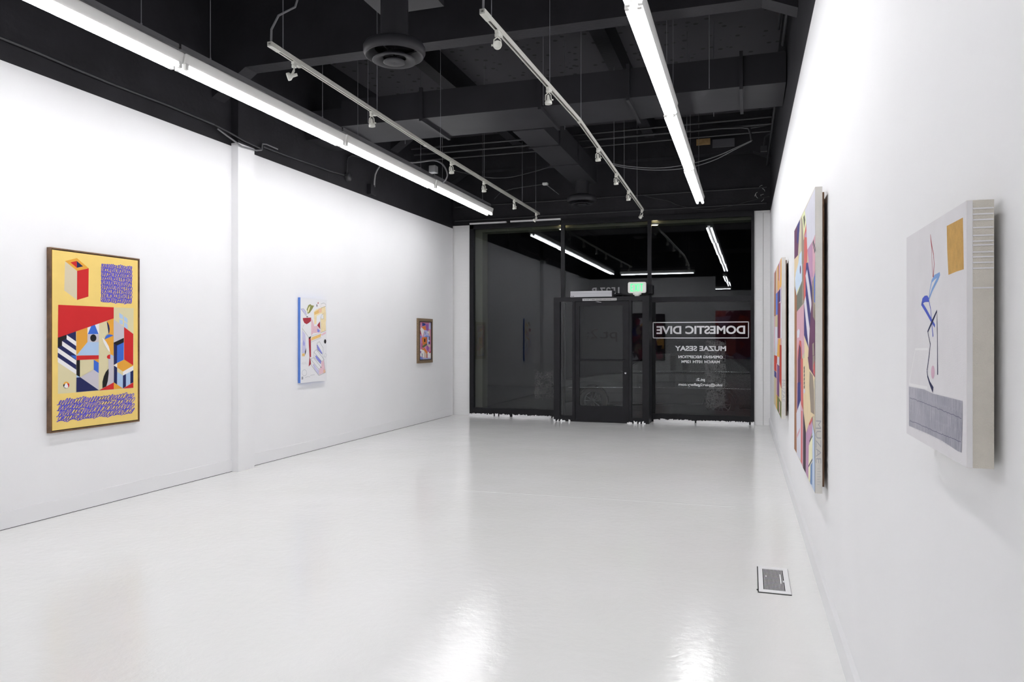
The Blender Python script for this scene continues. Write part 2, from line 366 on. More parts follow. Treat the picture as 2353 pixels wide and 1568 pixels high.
# parked car (seen dimly through the glass): side profile extruded with real width
CARP = mat('dark_car_paint', (.02, .022, .025), rough=.25, lin=True, coat=.6)
CARG = mat('car_window', (.008, .009, .01), rough=.06, lin=True)
RUB = mat('tyre_rubber', (.012, .012, .012), rough=.8, lin=True)
RIM = mat('alloy', (.2, .2, .22), rough=.4, metal=.7, lin=True)
CHR = mat('chrome', (.7, .7, .72), rough=.15, metal=1, lin=True)
gx0 = -.28; xa, xb, yc = -3.43, -.6, 16.76
car = thing('parked_car', (-2.0, 17.6, gx0), 'dark car parked at the kerb, dimly seen through the storefront glass', 'car')
def ext(prof, y0, y1, mt, inset=0):
    a = [(x, y0, z) for x, z in prof]; b = [(x, y1, z) for x, z in prof]; n = len(prof); m_ = MB()
    m_.grid(a + b, [tuple(range(n)), tuple(range(2 * n - 1, n - 1, -1))] + [(i, i + n, (i + 1) % n + n, (i + 1) % n) for i in range(n)], mt); return m_
def arch(xc, r, n=9): return [(xc + r * math.cos(math.pi * k / n), gx0 + .3 + r * math.sin(math.pi * k / n)) for k in range(n + 1)]
prof = [(-4.35, gx0 + .35), (-4.36, gx0 + .6), (-4.2, gx0 + .78), (-3.3, gx0 + .93), (-2.75, gx0 + .98), (.0, gx0 + 1.0), (.35, gx0 + .9), (.4, gx0 + .35), (.3, gx0 + .22), (xb + .38, gx0 + .22)] + arch(xb, .37) + [(xa + .37, gx0 + .22)] + arch(xa, .37) + [(-4.2, gx0 + .24)]
ext(prof, yc + .0, yc + 1.72, CARP).build('body', car, bevel=.03)
cab = [(-2.85, gx0 + .97), (-2.15, gx0 + 1.38), (-1.0, gx0 + 1.42), (-.35, gx0 + 1.34), (.05, gx0 + 1.0)]
ext(cab, yc + .12, yc + 1.6, CARG).build('cabin_glass', car, bevel=.03)
ext([(-2.2, gx0 + 1.39), (-1.0, gx0 + 1.45), (-.33, gx0 + 1.36), (-.33, gx0 + 1.33), (-1.0, gx0 + 1.40), (-2.15, gx0 + 1.35)], yc + .1, yc + 1.62, CARP).build('roof', car)
MB().tube([(-4.0, yc - .01, gx0 + .62), (-1.8, yc - .015, gx0 + .66), (.3, yc - .01, gx0 + .66)], .014, CHR, 6).build('door_moulding', car)
MB().tube([(-2.8, yc + .1, gx0 + 1.0), (-1.4, yc + .09, gx0 + 1.02), (0, yc + .1, gx0 + 1.02)], .012, CHR, 6).build('window_trim', car)
for x in (xa, xb):
    for y in (yc + .02, yc + 1.5):
        wh = MB(); c = (x, y, gx0 + .315)
        wh.lathe([(.215, .0), (.235, -.005), (.3, 0), (.315, .03), (.315, .18), (.3, .2), (.215, .2)], c, (0, 1, 0), RUB, 36)
        wo = wh.build('wheel', car)
        rm = MB(); rm.lathe([(.218, .0), (.218, .015), (.2, .02), (.2, .15)], c, (0, 1, 0), RIM, 36)
        for k in range(10):
            a = 2 * math.pi * k / 10
            rm.tube([(x + .03 * math.cos(a), y + .02, gx0 + .315 + .03 * math.sin(a)), (x + .205 * math.cos(a), y + .012, gx0 + .315 + .205 * math.sin(a))], .011, RIM, 6)
        rm.lathe([(0, .0), (.04, .005), (.045, .03)], c, (0, 1, 0), RIM, 16)
        rm.build('rim', wo)

# ------------------------------------------------------------------ lettering on the glass
VINYL = mat('white_vinyl', (.78, .78, .8), rough=.5, lin=True)
GREYV = mat('grey_etched_vinyl', (.30, .30, .31), rough=.6, lin=True)
DARKV = mat('dark_vinyl', (.004, .004, .004), rough=.5, lin=True)
def text_mesh(txt, bold=0, shear=0):
    cu = bpy.data.curves.new('t', 'FONT'); cu.body = txt; cu.size = 1; cu.offset = bold; cu.shear = shear; cu.fill_mode = 'BOTH'; cu.extrude = .004
    o = bpy.data.objects.new('t', cu); C.objects.link(o); bpy.context.view_layer.update()
    me = bpy.data.meshes.new_from_object(o.evaluated_get(bpy.context.evaluated_depsgraph_get()))
    vs = [v.co.copy() for v in me.vertices]; fs = [tuple(p.vertices) for p in me.polygons]
    bpy.data.objects.remove(o); bpy.data.curves.remove(cu); bpy.data.meshes.remove(me); return vs, fs
def letters(w, txt, x0, x1, z0, z1, mt, off, bold=.02, shear=0, mirror=True, thick=.0012):
    """fit a line of text into x0..x1, z0..z1 of the storefront plane; mirrored = meant to be read from outside"""
    vs, fs = text_mesh(txt, bold, shear)
    xs = [v.x for v in vs]; ys = [v.y for v in vs]; a, b, c, d = min(xs), max(xs), min(ys), max(ys)
    out = []
    for v in vs:
        u = (v.x - a) / (b - a); u = 1 - u if mirror else u
        out.append(W(x0 + (x1 - x0) * u, off + (thick if v.z > 0 else 0), z0 + (z1 - z0) * (v.y - c) / (d - c)))
    if not mirror: pass
    w.grid(out, fs, mt)
t = thing('window_lettering', W(-.82, .006, .63), 'white mirrored exhibition lettering with a boxed title on the right-hand window', 'lettering')
w = MB(); letters(w, 'DOMESTIC DIVE', -1.575, -.07, 1.547, 1.69, VINYL, .006, .03, -.0); w.build('title_line', t)
w = MB()
for a in ((-1.641, -.007, 1.745, 1.76), (-1.641, -.007, 1.471, 1.486), (-1.641, -1.626, 1.471, 1.76), (-.022, -.007, 1.471, 1.76)): fbox(w, a[0], a[1], a[2], a[3], .0055, .0065, VINYL)
w.build('title_border', t)
w = MB(); letters(w, 'MUZAE SESAY', -1.254, -.386, 1.252, 1.34, VINYL, .006, .03); w.build('name_line', t)
w = MB(); letters(w, 'OPENING RECEPTION', -1.194, -.44, 1.124, 1.173, VINYL, .006, .03); w.build('reception_line', t)
w = MB(); letters(w, 'MARCH 10TH 12PM', -1.142, -.491, 1.04, 1.088, VINYL, .006, .03); w.build('date_line', t)
w = MB(); letters(w, 'pt.2:', -.892, -.744, .716, .779, VINYL, .006, .02); w.build('gallery_line', t)
w = MB(); letters(w, 'info@part2gallery.com', -1.194, -.448, .628, .69, VINYL, .006, .02); w.build('contact_line', t)
w = MB(); letters(w, '1527 B', -2.74, -2.231, 2.262, 2.395, GREYV, .006, .02)
w.build('house_number_lettering', label='mirrored 1527 B numbers on the transom glass, half hidden behind the door operator', category='lettering')
w = MB(); letters(w, 'pt.2:', -2.735, -2.205, 1.415, 1.64, DARKV, V + .005, -.006); w.build('door_lettering', label='thin dark mirrored pt.2: lettering on the glass of the entrance door', category='lettering')
# fine print doodle stickers on the glass
def doodle(name, x0, x1, z0, z1, n, seed, label):
    r_ = random.Random(seed); w = MB()
    for i in range(n):
        cx, cz = r_.uniform(x0, x1), r_.uniform(z0, z1); pts = []; k = r_.choice((0, 1, 2)); s_ = r_.uniform(.015, .035)
        if k == 0: pts = [(cx + s_ * math.cos(a * .9), cz + s_ * math.sin(a * .9)) for a in range(8)]
        elif k == 1: pts = [(cx - s_, cz - s_), (cx + s_, cz - s_), (cx + s_, cz + s_), (cx - s_, cz + s_), (cx - s_, cz - s_)]
        else:
            pts = [(cx, cz)]
            for q in range(4): pts.append((pts[-1][0] + r_.uniform(-.03, .03), pts[-1][1] + r_.uniform(-.03, .03)))
        for (a, b), (c, d) in zip(pts, pts[1:]):
            L = math.hypot(c - a, d - b) or 1; nx, nz = -(d - b) / L * .0013, (c - a) / L * .0013
            w.face([W(a + nx, .0055, b + nz), W(c + nx, .0055, d + nz), W(c - nx, .0055, d - nz), W(a - nx, .0055, b - nz)], mat('faint_print', (.17, .17, .17), rough=.7, lin=True))
    w.build(name, label=label, category='sticker')
doodle('line_drawing_sticker', -.72, -.42, .28, 1.42, 420, 5, 'faint column of grey line drawings on the right-hand window')
doodle('line_drawing_sticker', -3.78, -3.4, .38, .86, 170, 9, 'faint patch of grey line drawings low on the big left window')

# door operator, warning strip, exit sign
t = thing('door_operator', W(-2.65, V + .05, 2.195), 'long white metal door operator box lying on the door header', 'door operator')
OPW = mat('satin_aluminium', (.52, .52, .55), rough=.4, metal=.2, lin=True)
w = MB(); fbox(w, -3.019, -2.285, 2.2, 2.305, V - .08, V + .05, OPW); w.build('housing', t, bevel=.006)
w = MB()
for z in (2.225, 2.25, 2.262, 2.28): fbox(w, -3.017, -2.287, z, z + .0025, V + .05, V + .0515, mat('groove_grey', (.2, .2, .22), lin=True))
w.build('groove', t)
w = MB(); fbox(w, -3.0, -2.99, 2.21, 2.222, V + .05, V + .053, FRAME); fbox(w, -2.965, -2.955, 2.21, 2.222, V + .05, V + .053, FRAME); fbox(w, -2.992, -2.962, 2.214, 2.218, V + .05, V + .052, FRAME); w.build('badge', t)
w = MB(); fbox(w, -2.285, -2.262, 2.2, 2.31, V - .08, V + .052, FRAME); w.build('end_cap', t, label='black end cap')
w = MB(); w.tube([W(-2.26, V - .02, 2.22), W(-2.2, V - .02, 2.245), W(-2.12, V - .02, 2.235), W(-1.9, V, 2.206)], [.02, .02, .012, .004], FRAME, 8); w.build('cable', t)
w = MB(); w.tube([W(-2.56, V + .06, 2.115), W(-2.5, V + .09, 2.105), W(-2.46, V + .09, 2.10)], .006, STEEL, 8); w.build('arm', t, label='small steel arm')
t = thing('warning_strip', W(-2.5, V + .052, 2.128), 'narrow white notice strip with black text on the black door header', 'sign')
w = MB(); fbox(w, -2.801, -2.203, 2.132, 2.172, V + .05, V + .052, mat('strip_white', (.6, .6, .6), lin=True)); w.build('strip', t)
w = MB(); letters(w, 'THIS DOOR TO REMAIN UNLOCKED DURING BUSINESS HOURS', -2.79, -2.215, 2.142, 2.162, FRAME, V + .0522, .02, mirror=False); w.build('lettering', t)
t = thing('exit_sign', W(-1.857, V, 2.2), 'white plastic exit sign with green letters above the door', 'exit sign')
EX = -1.857; SHELL = mat('exit_sign_plastic', (.72, .73, .70), rough=.4, lin=True, emit=(.8, .82, .78), estr=.12)
w = MB(); n = 8; x0, x1, z0, z1, r0 = EX - .155, EX + .155, 2.255, 2.445, .03; pr = []
for cx_, cz_, a0 in ((x1 - r0, z1 - r0, 0), (x0 + r0, z1 - r0, 90), (x0 + r0, z0 + r0, 180), (x1 - r0, z0 + r0, 270)):
    for k in range(n + 1): a = math.radians(a0 + 90 * k / n); pr.append((cx_ + r0 * math.cos(a), cz_ + r0 * math.sin(a)))
N_ = len(pr); w.grid([W(x, V + .03, z) for x, z in pr] + [W(x, V - .03, z) for x, z in pr], [tuple(range(N_)), tuple(range(2 * N_ - 1, N_ - 1, -1))] + [(i, i + N_, (i + 1) % N_ + N_, (i + 1) % N_) for i in range(N_)], SHELL)
w.build('housing', t, bevel=.005)
GRN = mat('exit_green', (.15, .8, .32), lin=True, emit=(.16, .85, .36), estr=.75)
w = MB()
def bar(x0, z0, x1, z1, wd=.011):
    L = math.hypot(x1 - x0, z1 - z0); nx, nz = -(z1 - z0) / L * wd, (x1 - x0) / L * wd
    w.face([W(x0 + nx, V + .032, z0 + nz), W(x0 - nx, V + .032, z0 - nz), W(x1 - nx, V + .032, z1 - nz), W(x1 + nx, V + .032, z1 + nz)], GRN)
zb, zt = 2.282, 2.415; e = EX - .1
bar(e, zb, e, zt); bar(e, zt - .01, e + .045, zt - .01); bar(e, (zb + zt) / 2, e + .04, (zb + zt) / 2); bar(e, zb + .01, e + .045, zb + .01)
bar(e + .065, zb, e + .11, zt); bar(e + .11, zb, e + .065, zt); bar(e + .135, zb, e + .135, zt); bar(e + .155, zt - .01, e + .205, zt - .01); bar(e + .18, zb, e + .18, zt)
w.build('lettering', t)
w = MB(); w.lathe([(.0, 0), (.04, 0), (.045, .02), (.07, .03), (.075, .055)], W(EX, V, 2.2), (0, 0, 1), SHELL, 20); w.build('base', t)
w = MB(); fbox(w, -1.7, -1.63, 2.25, 2.42, .05, .11, FRAME)
w.build('junction_box', label='black electrical box on the right mullion behind the exit sign', category='electrical box', bevel=.015)

# ------------------------------------------------------------------ fluorescent lights
ZT = 3.6                                                   # tube axis height
def fluor(loc, label, group, rot=0, wires=(.35, 2.05), double=1):
    """8 ft batten: origin at one end, runs along +y"""
    t = thing('fluorescent_light', loc, label, 'ceiling light', group); t.rotation_euler.z = rot
    WORLD[t.name] = (0, 0, 0); L = 2.41
    def B(mb, name, **k):
        o = mb.build(name, t, loc=(0, 0, 0), **k); o.location = (0, 0, 0); return o
    h = MB(); pr = [(-.052, .022), (-.068, .090), (-.068, .100), (.068, .100), (.068, .090), (.052, .022)]
    a = [(x, 0, z) for x, z in pr]; b = [(x, L, z) for x, z in pr]; n = len(pr)
    h.grid(a + b, [tuple(range(n)), tuple(range(2 * n - 1, n - 1, -1))] + [(i, i + n, (i + 1) % n + n, (i + 1) % n) for i in range(n)], FIXW)
    B(h, 'housing')
    h = MB(); h.box((-.02, 0, .14), (.02, L, .15), mat('strut_grey', (.16, .16, .17), rough=.4, lin=True)); h.box((-.02, 0, .15), (-.016, L, .18), MATS['strut_grey']); h.box((.016, 0, .15), (.02, L, .18), MATS['strut_grey'])
    B(h, 'strut', label='grey metal strut above the housing')
    for x in (-.040, .040):
        tb = MB(); tb.tube([(x, .042, 0), (x, L - .042, 0)], .0185, TUBEM, 16); B(tb, 'tube')
    for y in (0.006, L - .04):
        for x in (-.040, .040):
            s_ = MB(); s_.box((x - .014, y, -.018), (x + .014, y + .034, .04), FIXW); B(s_, 'lamp_holder')
    for y in wires:
        q = MB(); q.tube([(0, y, .15), (0, y, ZC - ZT)], .0028, WIRE, 6); q.tube([(0, y, .10), (0, y, .2)], .007, WIRE, 6); B(q, 'hanging_wire')
    return t
lab_l = ['nearest length of the left row of bare fluorescent tubes, cut by the frame', 'second length of the left row of fluorescent tubes, above the yellow painting side', 'third length of the left row of fluorescent tubes', 'last length of the left row of fluorescent tubes, towards the storefront']
lab_r = ['nearest length of the right row of bare fluorescent tubes, above the frame edge', 'second length of the right row of fluorescent tubes, wide and bright at the top edge', 'third length of the right row of fluorescent tubes', 'last length of the right row of fluorescent tubes, ending near the storefront']
YS = [2.33, 4.75, 7.16, 9.57]
f0 = fluor((-4.29, YS[0], ZT), lab_l[0], 'left row of fluorescent lights')
for k in (1, 2, 3):
    copy_tree(f0, (.015 * k, YS[k] - YS[0], 0), lab_l[k])
for k in range(4): copy_tree(f0, (4.29 - .70 - .012 * k, YS[k] - YS[0], 0), lab_r[k], 'right row of fluorescent lights')
fx = fluor((-4.08, 2.05, ZT), 'crosswise fluorescent light near the back wall, seen mirrored in the storefront glass', 'lights behind the camera', rot=-math.pi / 2)
g1 = copy_tree(f0, (4.29 - .80, -1.95 - 2.33, 0), 'fluorescent light in the passage just behind the camera, mirrored in the glass', 'lights behind the camera')
g4 = copy_tree(f0, (4.29 - .76, -4.4 - 2.33, 0), 'fluorescent light farther back in the passage, mirrored in the glass', 'lights behind the camera')
g2 = copy_tree(fx, (.95, -8.2, 0), 'crosswise fluorescent light in the rear room, mirrored in the glass', 'lights behind the camera')
g3 = copy_tree(f0, (4.29 + 1.6, -6.3 - 2.33, 0), 'fluorescent light at the far right of the rear room', 'lights behind the camera')

# ------------------------------------------------------------------ track lighting
def track(pts, label, wires, feed):
    t = thing('track_light_rail', pts[0], label, 'track light')
    r_ = MB(); s_ = MB()
    for (a, b) in zip(pts, pts[1:]):
        a, b = Vector(a), Vector(b); d = (b - a).normalized(); u = Vector((d.y, -d.x, 0)).normalized()
        def cor(p, x, z): return tuple(p + u * x + Vector((0, 0, z)))
        # inverted channel with an open slot underneath
        for x0, x1, z0, z1, mt, mb in ((-.018, .018, .012, .02, TRACKW, r_), (-.018, -.009, -.012, .012, TRACKW, r_), (.009, .018, -.012, .012, TRACKW, r_), (-.009, .009, -.002, .012, SLOT, s_)):
            mb.grid([cor(a, x0, z0), cor(a, x1, z0), cor(b, x1, z0), cor(b, x0, z0), cor(a, x0, z1), cor(a, x1, z1), cor(b, x1, z1), cor(b, x0, z1)],
                    [(0, 3, 2, 1), (4, 5, 6, 7), (0, 1, 5, 4), (1, 2, 6, 5), (2, 3, 7, 6), (3, 0, 4, 7)], mt)
    r_.build('rail', t); s_.build('slot', t, label='dark slot under the rail')
    # feed end, joiner
    for p, q, l in ((pts[0], pts[1], .12), (pts[1], pts[2], .05)):
        p, q = Vector(p), Vector(q); d = (q - p).normalized(); e_ = MB(); u = Vector((d.y, -d.x, 0))
        e_.grid([tuple(p + u * x * .019 + d * y * l + Vector((0, 0, z))) for z in (-.014, .021) for x, y in ((-1, 0), (1, 0), (1, 1), (-1, 1))],
                [(0, 3, 2, 1), (4, 5, 6, 7), (0, 1, 5, 4), (1, 2, 6, 5), (2, 3, 7, 6), (3, 0, 4, 7)], TRACKW)
        e_.build('connector', t)
    for p in wires:
        MB().tube([p, (p[0], p[1], ZC)], .0028, WIRE, 6).build('hanging_wire', t)
    MB().tube(feed, .008, mat('grey_conduit', (.17, .17, .18), rough=.4, lin=True), 8).build('feed_conduit', t, label='thin grey feed conduit')
    return t
ZTR = 3.6
def onl(P, y): # point on a polyline at depth y
    for a, b in zip(P, P[1:]):
        if a[1] <= y <= b[1]:
            k = (y - a[1]) / (b[1] - a[1]); return tuple(a[i] + (b[i] - a[i]) * k for i in range(3))
PL = [(-3.32, 4.58, ZTR), (-3.40, 7.45, ZTR), (-3.43, 12.2, ZTR)]
PR = [(-1.665, 4.55, ZTR), (-1.59, 7.1, ZTR), (-1.685, 12.35, ZTR)]
tl = track(PL, 'white track light rail hanging left of centre, next to the left tube row', [onl(PL, y) for y in (4.75, 6.3, 7.9, 9.4, 11.2, 12.0)],
      [(-3.32, 4.6, 3.62), (-3.325, 4.61, 3.72), (-3.30, 4.66, 3.84), (-3.22, 4.75, 3.93), (-3.2, 4.78, 4.05), (-3.2, 4.78, ZC)])
tr = track(PR, 'white track light rail hanging right of centre, slightly bent in the middle', [onl(PR, y) for y in (4.72, 6.1, 7.2, 9.3, 10.2, 11.6)],
      [(-1.665, 4.57, 3.62), (-1.66, 4.57, 3.9), (-1.64, 4.6, 4.4), (-1.6, 4.6, ZC)])
def spot(p, aim, label, ydir):
    """gimbal-ring track head"""
    p = Vector(p); t = thing('track_spotlight', tuple(p - Vector((0, 0, .02))), label, 'spotlight', 'spotlights on the two rails')
    y = Vector((0, 1, 0)); a = MB()
    a.box((p.x - .014, p.y - .05, p.z - .034), (p.x + .014, p.y + .05, p.z - .011), TRACKW)
    a.lathe([(0, 0), (.019, 0), (.019, .022), (0, .022)], p + Vector((0, -.03, -.056)), (0, 0, 1), TRACKW, 16)
    a.build('adapter', t, bevel=.003)
    aim = Vector(aim).normalized(); j = p + Vector((0, -.03, -.056)); hc = j + Vector((0, 0, -.066)) + Vector((aim.x, aim.y, 0)) * .02
    side = aim.cross(Vector((0, 0, 1)))
    side = side.normalized() if side.length > .2 else Vector((1, 0, 0))
    yk = MB()
    for s_ in (-1, 1): yk.tube([j, j + side * .023 * s_ + Vector((0, 0, -.02)), hc + side * .027 * s_], .0045, TRACKW, 6)
    yk.build('yoke', t)
    hd = MB(); b0 = hc - aim * .045
    hd.lathe([(0, 0), (.011, 0), (.013, .02), (.014, .040), (.026, .052), (.030, .058), (.030, .078), (.025, .080), (.023, .074), (.0, .069)], b0, aim, TRACKW, 24)
    hd.build('lamp_head', t)
    kn = MB(); kn.lathe([(0, 0), (.007, 0), (.007, .014), (0, .014)], hc + side * .028, side, TRACKW, 10); kn.build('knob', t)
    return t
down = (0.05, .1, -1)
spl = [(4.93, (-.75, -.45, -.3)), (6.22, down), (8.26, down), (9.42, down), (10.8, (.1, .2, -1)), (12.05, (-.5, -.3, -.6))]
spr = [(4.86, (.35, -1, -.35)), (6.08, (.05, .0, -1)), (8.18, down), (9.49, down), (10.63, down), (12.25, (-.6, .6, -.5))]
ordn = ['nearest', 'second', 'third', 'fourth', 'fifth', 'last']
for i, (y, a) in enumerate(spl):
    lb = ['nearest white spotlight on the left rail, turned sideways to the wall', 'second white spotlight along the left rail, pointing down', 'third white spotlight along the left rail, pointing down', 'fourth white spotlight along the left rail, pointing down', 'fifth white spotlight along the left rail, next to last', 'last white spotlight at the far end of the left rail'][i]
    spot(onl(PL, y), a, lb, 1)
for i, (y, a) in enumerate(spr):
    lb = ['nearest white spotlight on the right rail, its round face towards the viewer', 'second white spotlight along the right rail, pointing down', 'third white spotlight along the right rail, pointing down', 'fourth white spotlight along the right rail, pointing down', 'fifth white spotlight along the right rail, next to last', 'last white spotlight at the far end of the right rail, tilted'][i]
    spot(onl(PR, y), a, lb, 1)

# ------------------------------------------------------------------ ducts and diffusers
t = thing('air_duct', (-2.2, 8.5, 4.1), 'wide black rectangular duct crossing the ceiling from wall to wall', 'duct')
w = MB(); w.box((-4.83, 8.1, 4.1), (XR(8.5) - .01, 8.92, 4.42), DUCT); w.build('duct_body', t)
w = MB(); w.box((XL + .002, 8.25, 4.02), (-4.83, 8.85, 4.38), DUCT); w.build('end_box', t)
for x in (-3.05, -2.28, -1.28, -.1):
    w = MB(); x -= .7 if x == -3.05 else 0
    w.box((x, 8.06, 4.06), (x + .035, 8.96, 4.1), DUCT); w.box((x, 8.06, 4.1), (x + .035, 8.1, 4.46), DUCT); w.box((x, 8.92, 4.1), (x + .035, 8.96, 4.46), DUCT); w.build('flange', t)
for x in (-4.4, -2.2, -.4):
    for y in (8.0, 9.02): MB().tube([(x, y, 4.08), (x, y, ZC)], .004, WIRE, 6).build('hanger_rod', t)
t = thing('air_duct', (-2.65, 10.5, 4.1), 'narrower black duct running from the crossing duct towards the storefront', 'duct')
w = MB(); w.box((-2.87, 8.97, 4.1), (-2.46, 12.35, 4.42), DUCT); w.build('duct_body', t)
for y in (9.75, 10.9):
    w = MB(); w.box((-2.89, y, 4.08), (-2.44, y + .03, 4.1), DUCT); w.box((-2.46, y, 4.1), (-2.44, y + .03, 4.44), DUCT); w.box((-2.89, y, 4.1), (-2.87, y + .03, 4.44), DUCT); w.build('flange', t)
t = thing('air_duct', (-2.7, 5.6, 4.3), 'short black box duct above the near round ceiling diffuser', 'duct')
w = MB(); w.box((-3.1, 5.3, 4.32), (-2.5, 5.88, 4.72), DUCT); w.build('duct_body', t)
for x in (-3.08, -2.52): MB().tube([(x, 5.6, 4.72), (x, 5.6, ZC)], .005, WIRE, 6).build('hanger_rod', t)
def diffuser(x, y, zt, label):
    t = thing('ceiling_diffuser', (x, y, 3.72), label, 'air diffuser', 'round ceiling diffusers')
    MB().lathe([(.112, 0), (.112, zt - 3.86)], (x, y, 3.86), (0, 0, 1), DUCT, 40).build('duct_neck', t)
    MB().lathe([(.112, .16), (.13, .15), (.19, .145), (.235, .125), (.25, .1), (.25, .06), (.235, .03), (.228, .03), (.2, .055), (.16, .09)], (x, y, 3.72), (0, 0, 1), DUCT, 56).build('outer_ring', t)
    MB().lathe([(.05, .1), (.165, .035), (.175, .03), (.178, .022), (.17, .018), (.12, .03), (.092, .045)], (x, y, 3.69), (0, 0, 1), DUCT, 56).build('middle_cone', t)
    MB().lathe([(.06, .05), (.088, .028), (.09, .02), (.08, .016), (.03, .02), (0, .021)], (x, y, 3.68), (0, 0, 1), DUCT, 48).build('inner_cone', t)
    s_ = MB()
    for k in range(3):
        a = k * 2.1 + .4; s_.tube([(x, y, 3.75), (x + .2 * math.cos(a), y + .2 * math.sin(a), 3.80)], .005, DUCT, 6)
    s_.tube([(x, y, 3.70), (x, y, 3.86)], .006, DUCT, 6); s_.build('spider_bracket', t)
diffuser(-2.74, 5.42, 4.32, 'large black round ceiling diffuser nearest the viewer, at the top edge')
diffuser(-2.67, 12.15, 4.1, 'black round ceiling diffuser under the far end of the duct, near the storefront')

# ------------------------------------------------------------------ conduits, cables and boxes
COND = mat('black_painted_conduit', (.034, .034, .038), rough=.35, lin=True)
GCOND = mat('grey_flexible_conduit', (.20, .20, .21), rough=.45, lin=True)
def smooth(pts):
    P_ = [Vector(p) for p in pts]; out = []
    for i in range(len(P_) - 1):
        a, b, c, d = P_[max(i - 1, 0)], P_[i], P_[i + 1], P_[min(i + 2, len(P_) - 1)]
        for k in range(6):
            t_ = k / 6; out.append(.5 * ((2 * b) + (c - a) * t_ + (2 * a - 5 * b + 4 * c - d) * t_ ** 2 + (3 * b - a - 3 * c + d) * t_ ** 3))
    return out + [P_[-1]]
def run(name, pts, r_, mt, label, cat, n=8):
    if name in ('hanging_cable', 'flexible_conduit'): pts = smooth(pts)
    MB().tube(pts, r_, mt, n).build(name, label=label, category=cat)
P = lambda pts, x: [tuple(atX(a, b, x)) for a, b in pts]
Q = lambda pts, y: [tuple(atY(a, b, y)) for a, b in pts]
run('wall_conduit', P([(-60, 62), (0, 86), (84, 120), (166, 155), (255, 192), (383, 241), (470, 277), (491, 286)], -5.405), .013, COND, 'black conduit along the top of the left wall, before the column', 'conduit')
run('wall_conduit', [tuple(atX(491, 286, -5.405)), tuple(atX(525, 303, -5.32)), tuple(atX(560, 324, -5.315)), tuple(atX(592, 338, -5.315)), tuple(atX(598, 341, -5.40))], .009, COND, 'upper thin conduit bending over the column on the left wall', 'conduit')
run('wall_conduit', [tuple(atX(500, 296, -5.405)), tuple(atX(527, 316, -5.325)), tuple(atX(556, 337, -5.32)), tuple(atX(589, 346, -5.32)), tuple(atX(601, 345, -5.40)), tuple(atX(603, 331, -5.405)), tuple(atX(612, 332, -5.405)), tuple(atX(638, 343, -5.405))], .009, GCOND, 'zigzag grey conduit stepping past the column on the left wall', 'conduit')
run('wall_conduit', P([(604, 337), (653, 356), (719, 379), (760, 394), (790, 402)], -5.405), .012, COND, 'black conduit on the left wall, between column and round junction box', 'conduit')
run('wall_conduit', P([(797, 400), (797, 372), (799, 362), (808, 357), (832, 362)], -5.40), .010, COND, 'bent black conduit rising from the round junction box', 'conduit')
run('wall_conduit', P([(860, 430), (860.5, 415), (862, 402), (866, 392), (872, 383)], -5.38), .012, mat('bare_conduit', (.42, .42, .42), rough=.35, lin=True), 'short pale bent conduit above the square box on the left wall', 'conduit')
b = MB(); c = atX(797, 407, XL); b.lathe([(0, .055), (.05, .055), (.06, .045), (.06, 0)], (XL + .001, c.y, c.z), (1, 0, 0), COND, 24); b.build('junction_box', label='round black junction box at the top of the left wall', category='electrical box')
b = MB(); c = atX(851, 438, XL); b.box((XL + .001, c.y - .09, c.z - .07), (XL + .06, c.y + .07, c.z + .08), BLACK); b.build('junction_box', label='square black box under the pale bent conduit on the left wall', category='electrical box', bevel=.004)
run('flexible_conduit', Q([(940, 374), (960, 373), (990, 369), (1003, 370), (1015, 376), (1024, 388), (1028, 402), (1024, 414), (1017, 421)], 9.6), .011, GCOND, 'looping grey flexible conduit behind the left tube row', 'conduit')
b = MB(); c = atY(996, 388, 9.3); b.box((c.x - .05, c.y - .05, c.z - .06), (c.x + .05, c.y + .05, c.z + .04), GCOND); b.build('junction_box', label='small grey junction box on the left tube row', category='electrical box', bevel=.01)
for i, (z, y, r_) in enumerate(((4.62, 11.2, .016), (4.55, 11.3, .02), (4.47, 11.4, .014))):
    run('ceiling_conduit', [(-5.35, y, z), (-2.5, y, z), (XR(y) - .04, y, z + .02)], r_, COND, ['upper thin', 'middle thick', 'lowest thin'][i] + ' black conduit crossing the ceiling beyond the wide duct', 'conduit')
run('hanging_cable', Q([(1030, 388), (1060, 396), (1115, 407), (1150, 409), (1181, 406), (1225, 395), (1266, 383)], 11.1), .006, COND, 'thin sagging black cable left of the far duct', 'cable')
run('hanging_cable', Q([(1395, 374), (1450, 383), (1517, 386), (1584, 377), (1641, 361), (1690, 340), (1727, 323)], 11.1), .006, GCOND, 'upper sagging cable passing behind the right tube row', 'cable')
run('hanging_cable', Q([(1410, 380), (1450, 387), (1517, 391), (1584, 385), (1641, 368), (1690, 343), (1727, 325)], 11.15), .006, GCOND, 'lower sagging cable passing behind the right tube row', 'cable')
run('ceiling_conduit', Q([(1727, 323), (1725, 308), (1720, 295), (1704, 293), (1657, 295), (1588, 302)], 11.1), .016, COND, 'bent black conduit from which the sagging cables hang', 'conduit')
run('ceiling_conduit', Q([(1725, 294), (1755, 289), (1781, 281), (1785, 265)], 11.6), .013, COND, 'curved black conduit near the right wall', 'conduit')
run('ceiling_conduit', Q([(1756, 338), (1758, 316), (1765, 309), (1783, 301), (1786, 280), (1786, 250)], 11.6), .014, COND, 'black conduit dropping to a small box near the right wall', 'conduit')
b = MB(); c = atY(1756, 339, 11.6); b.box((c.x - .05, c.y - .03, c.z - .06), (c.x + .04, c.y + .03, c.z + .02), COND); b.build('junction_box', label='small box at the end of the dropping conduit near the right wall', category='electrical box')
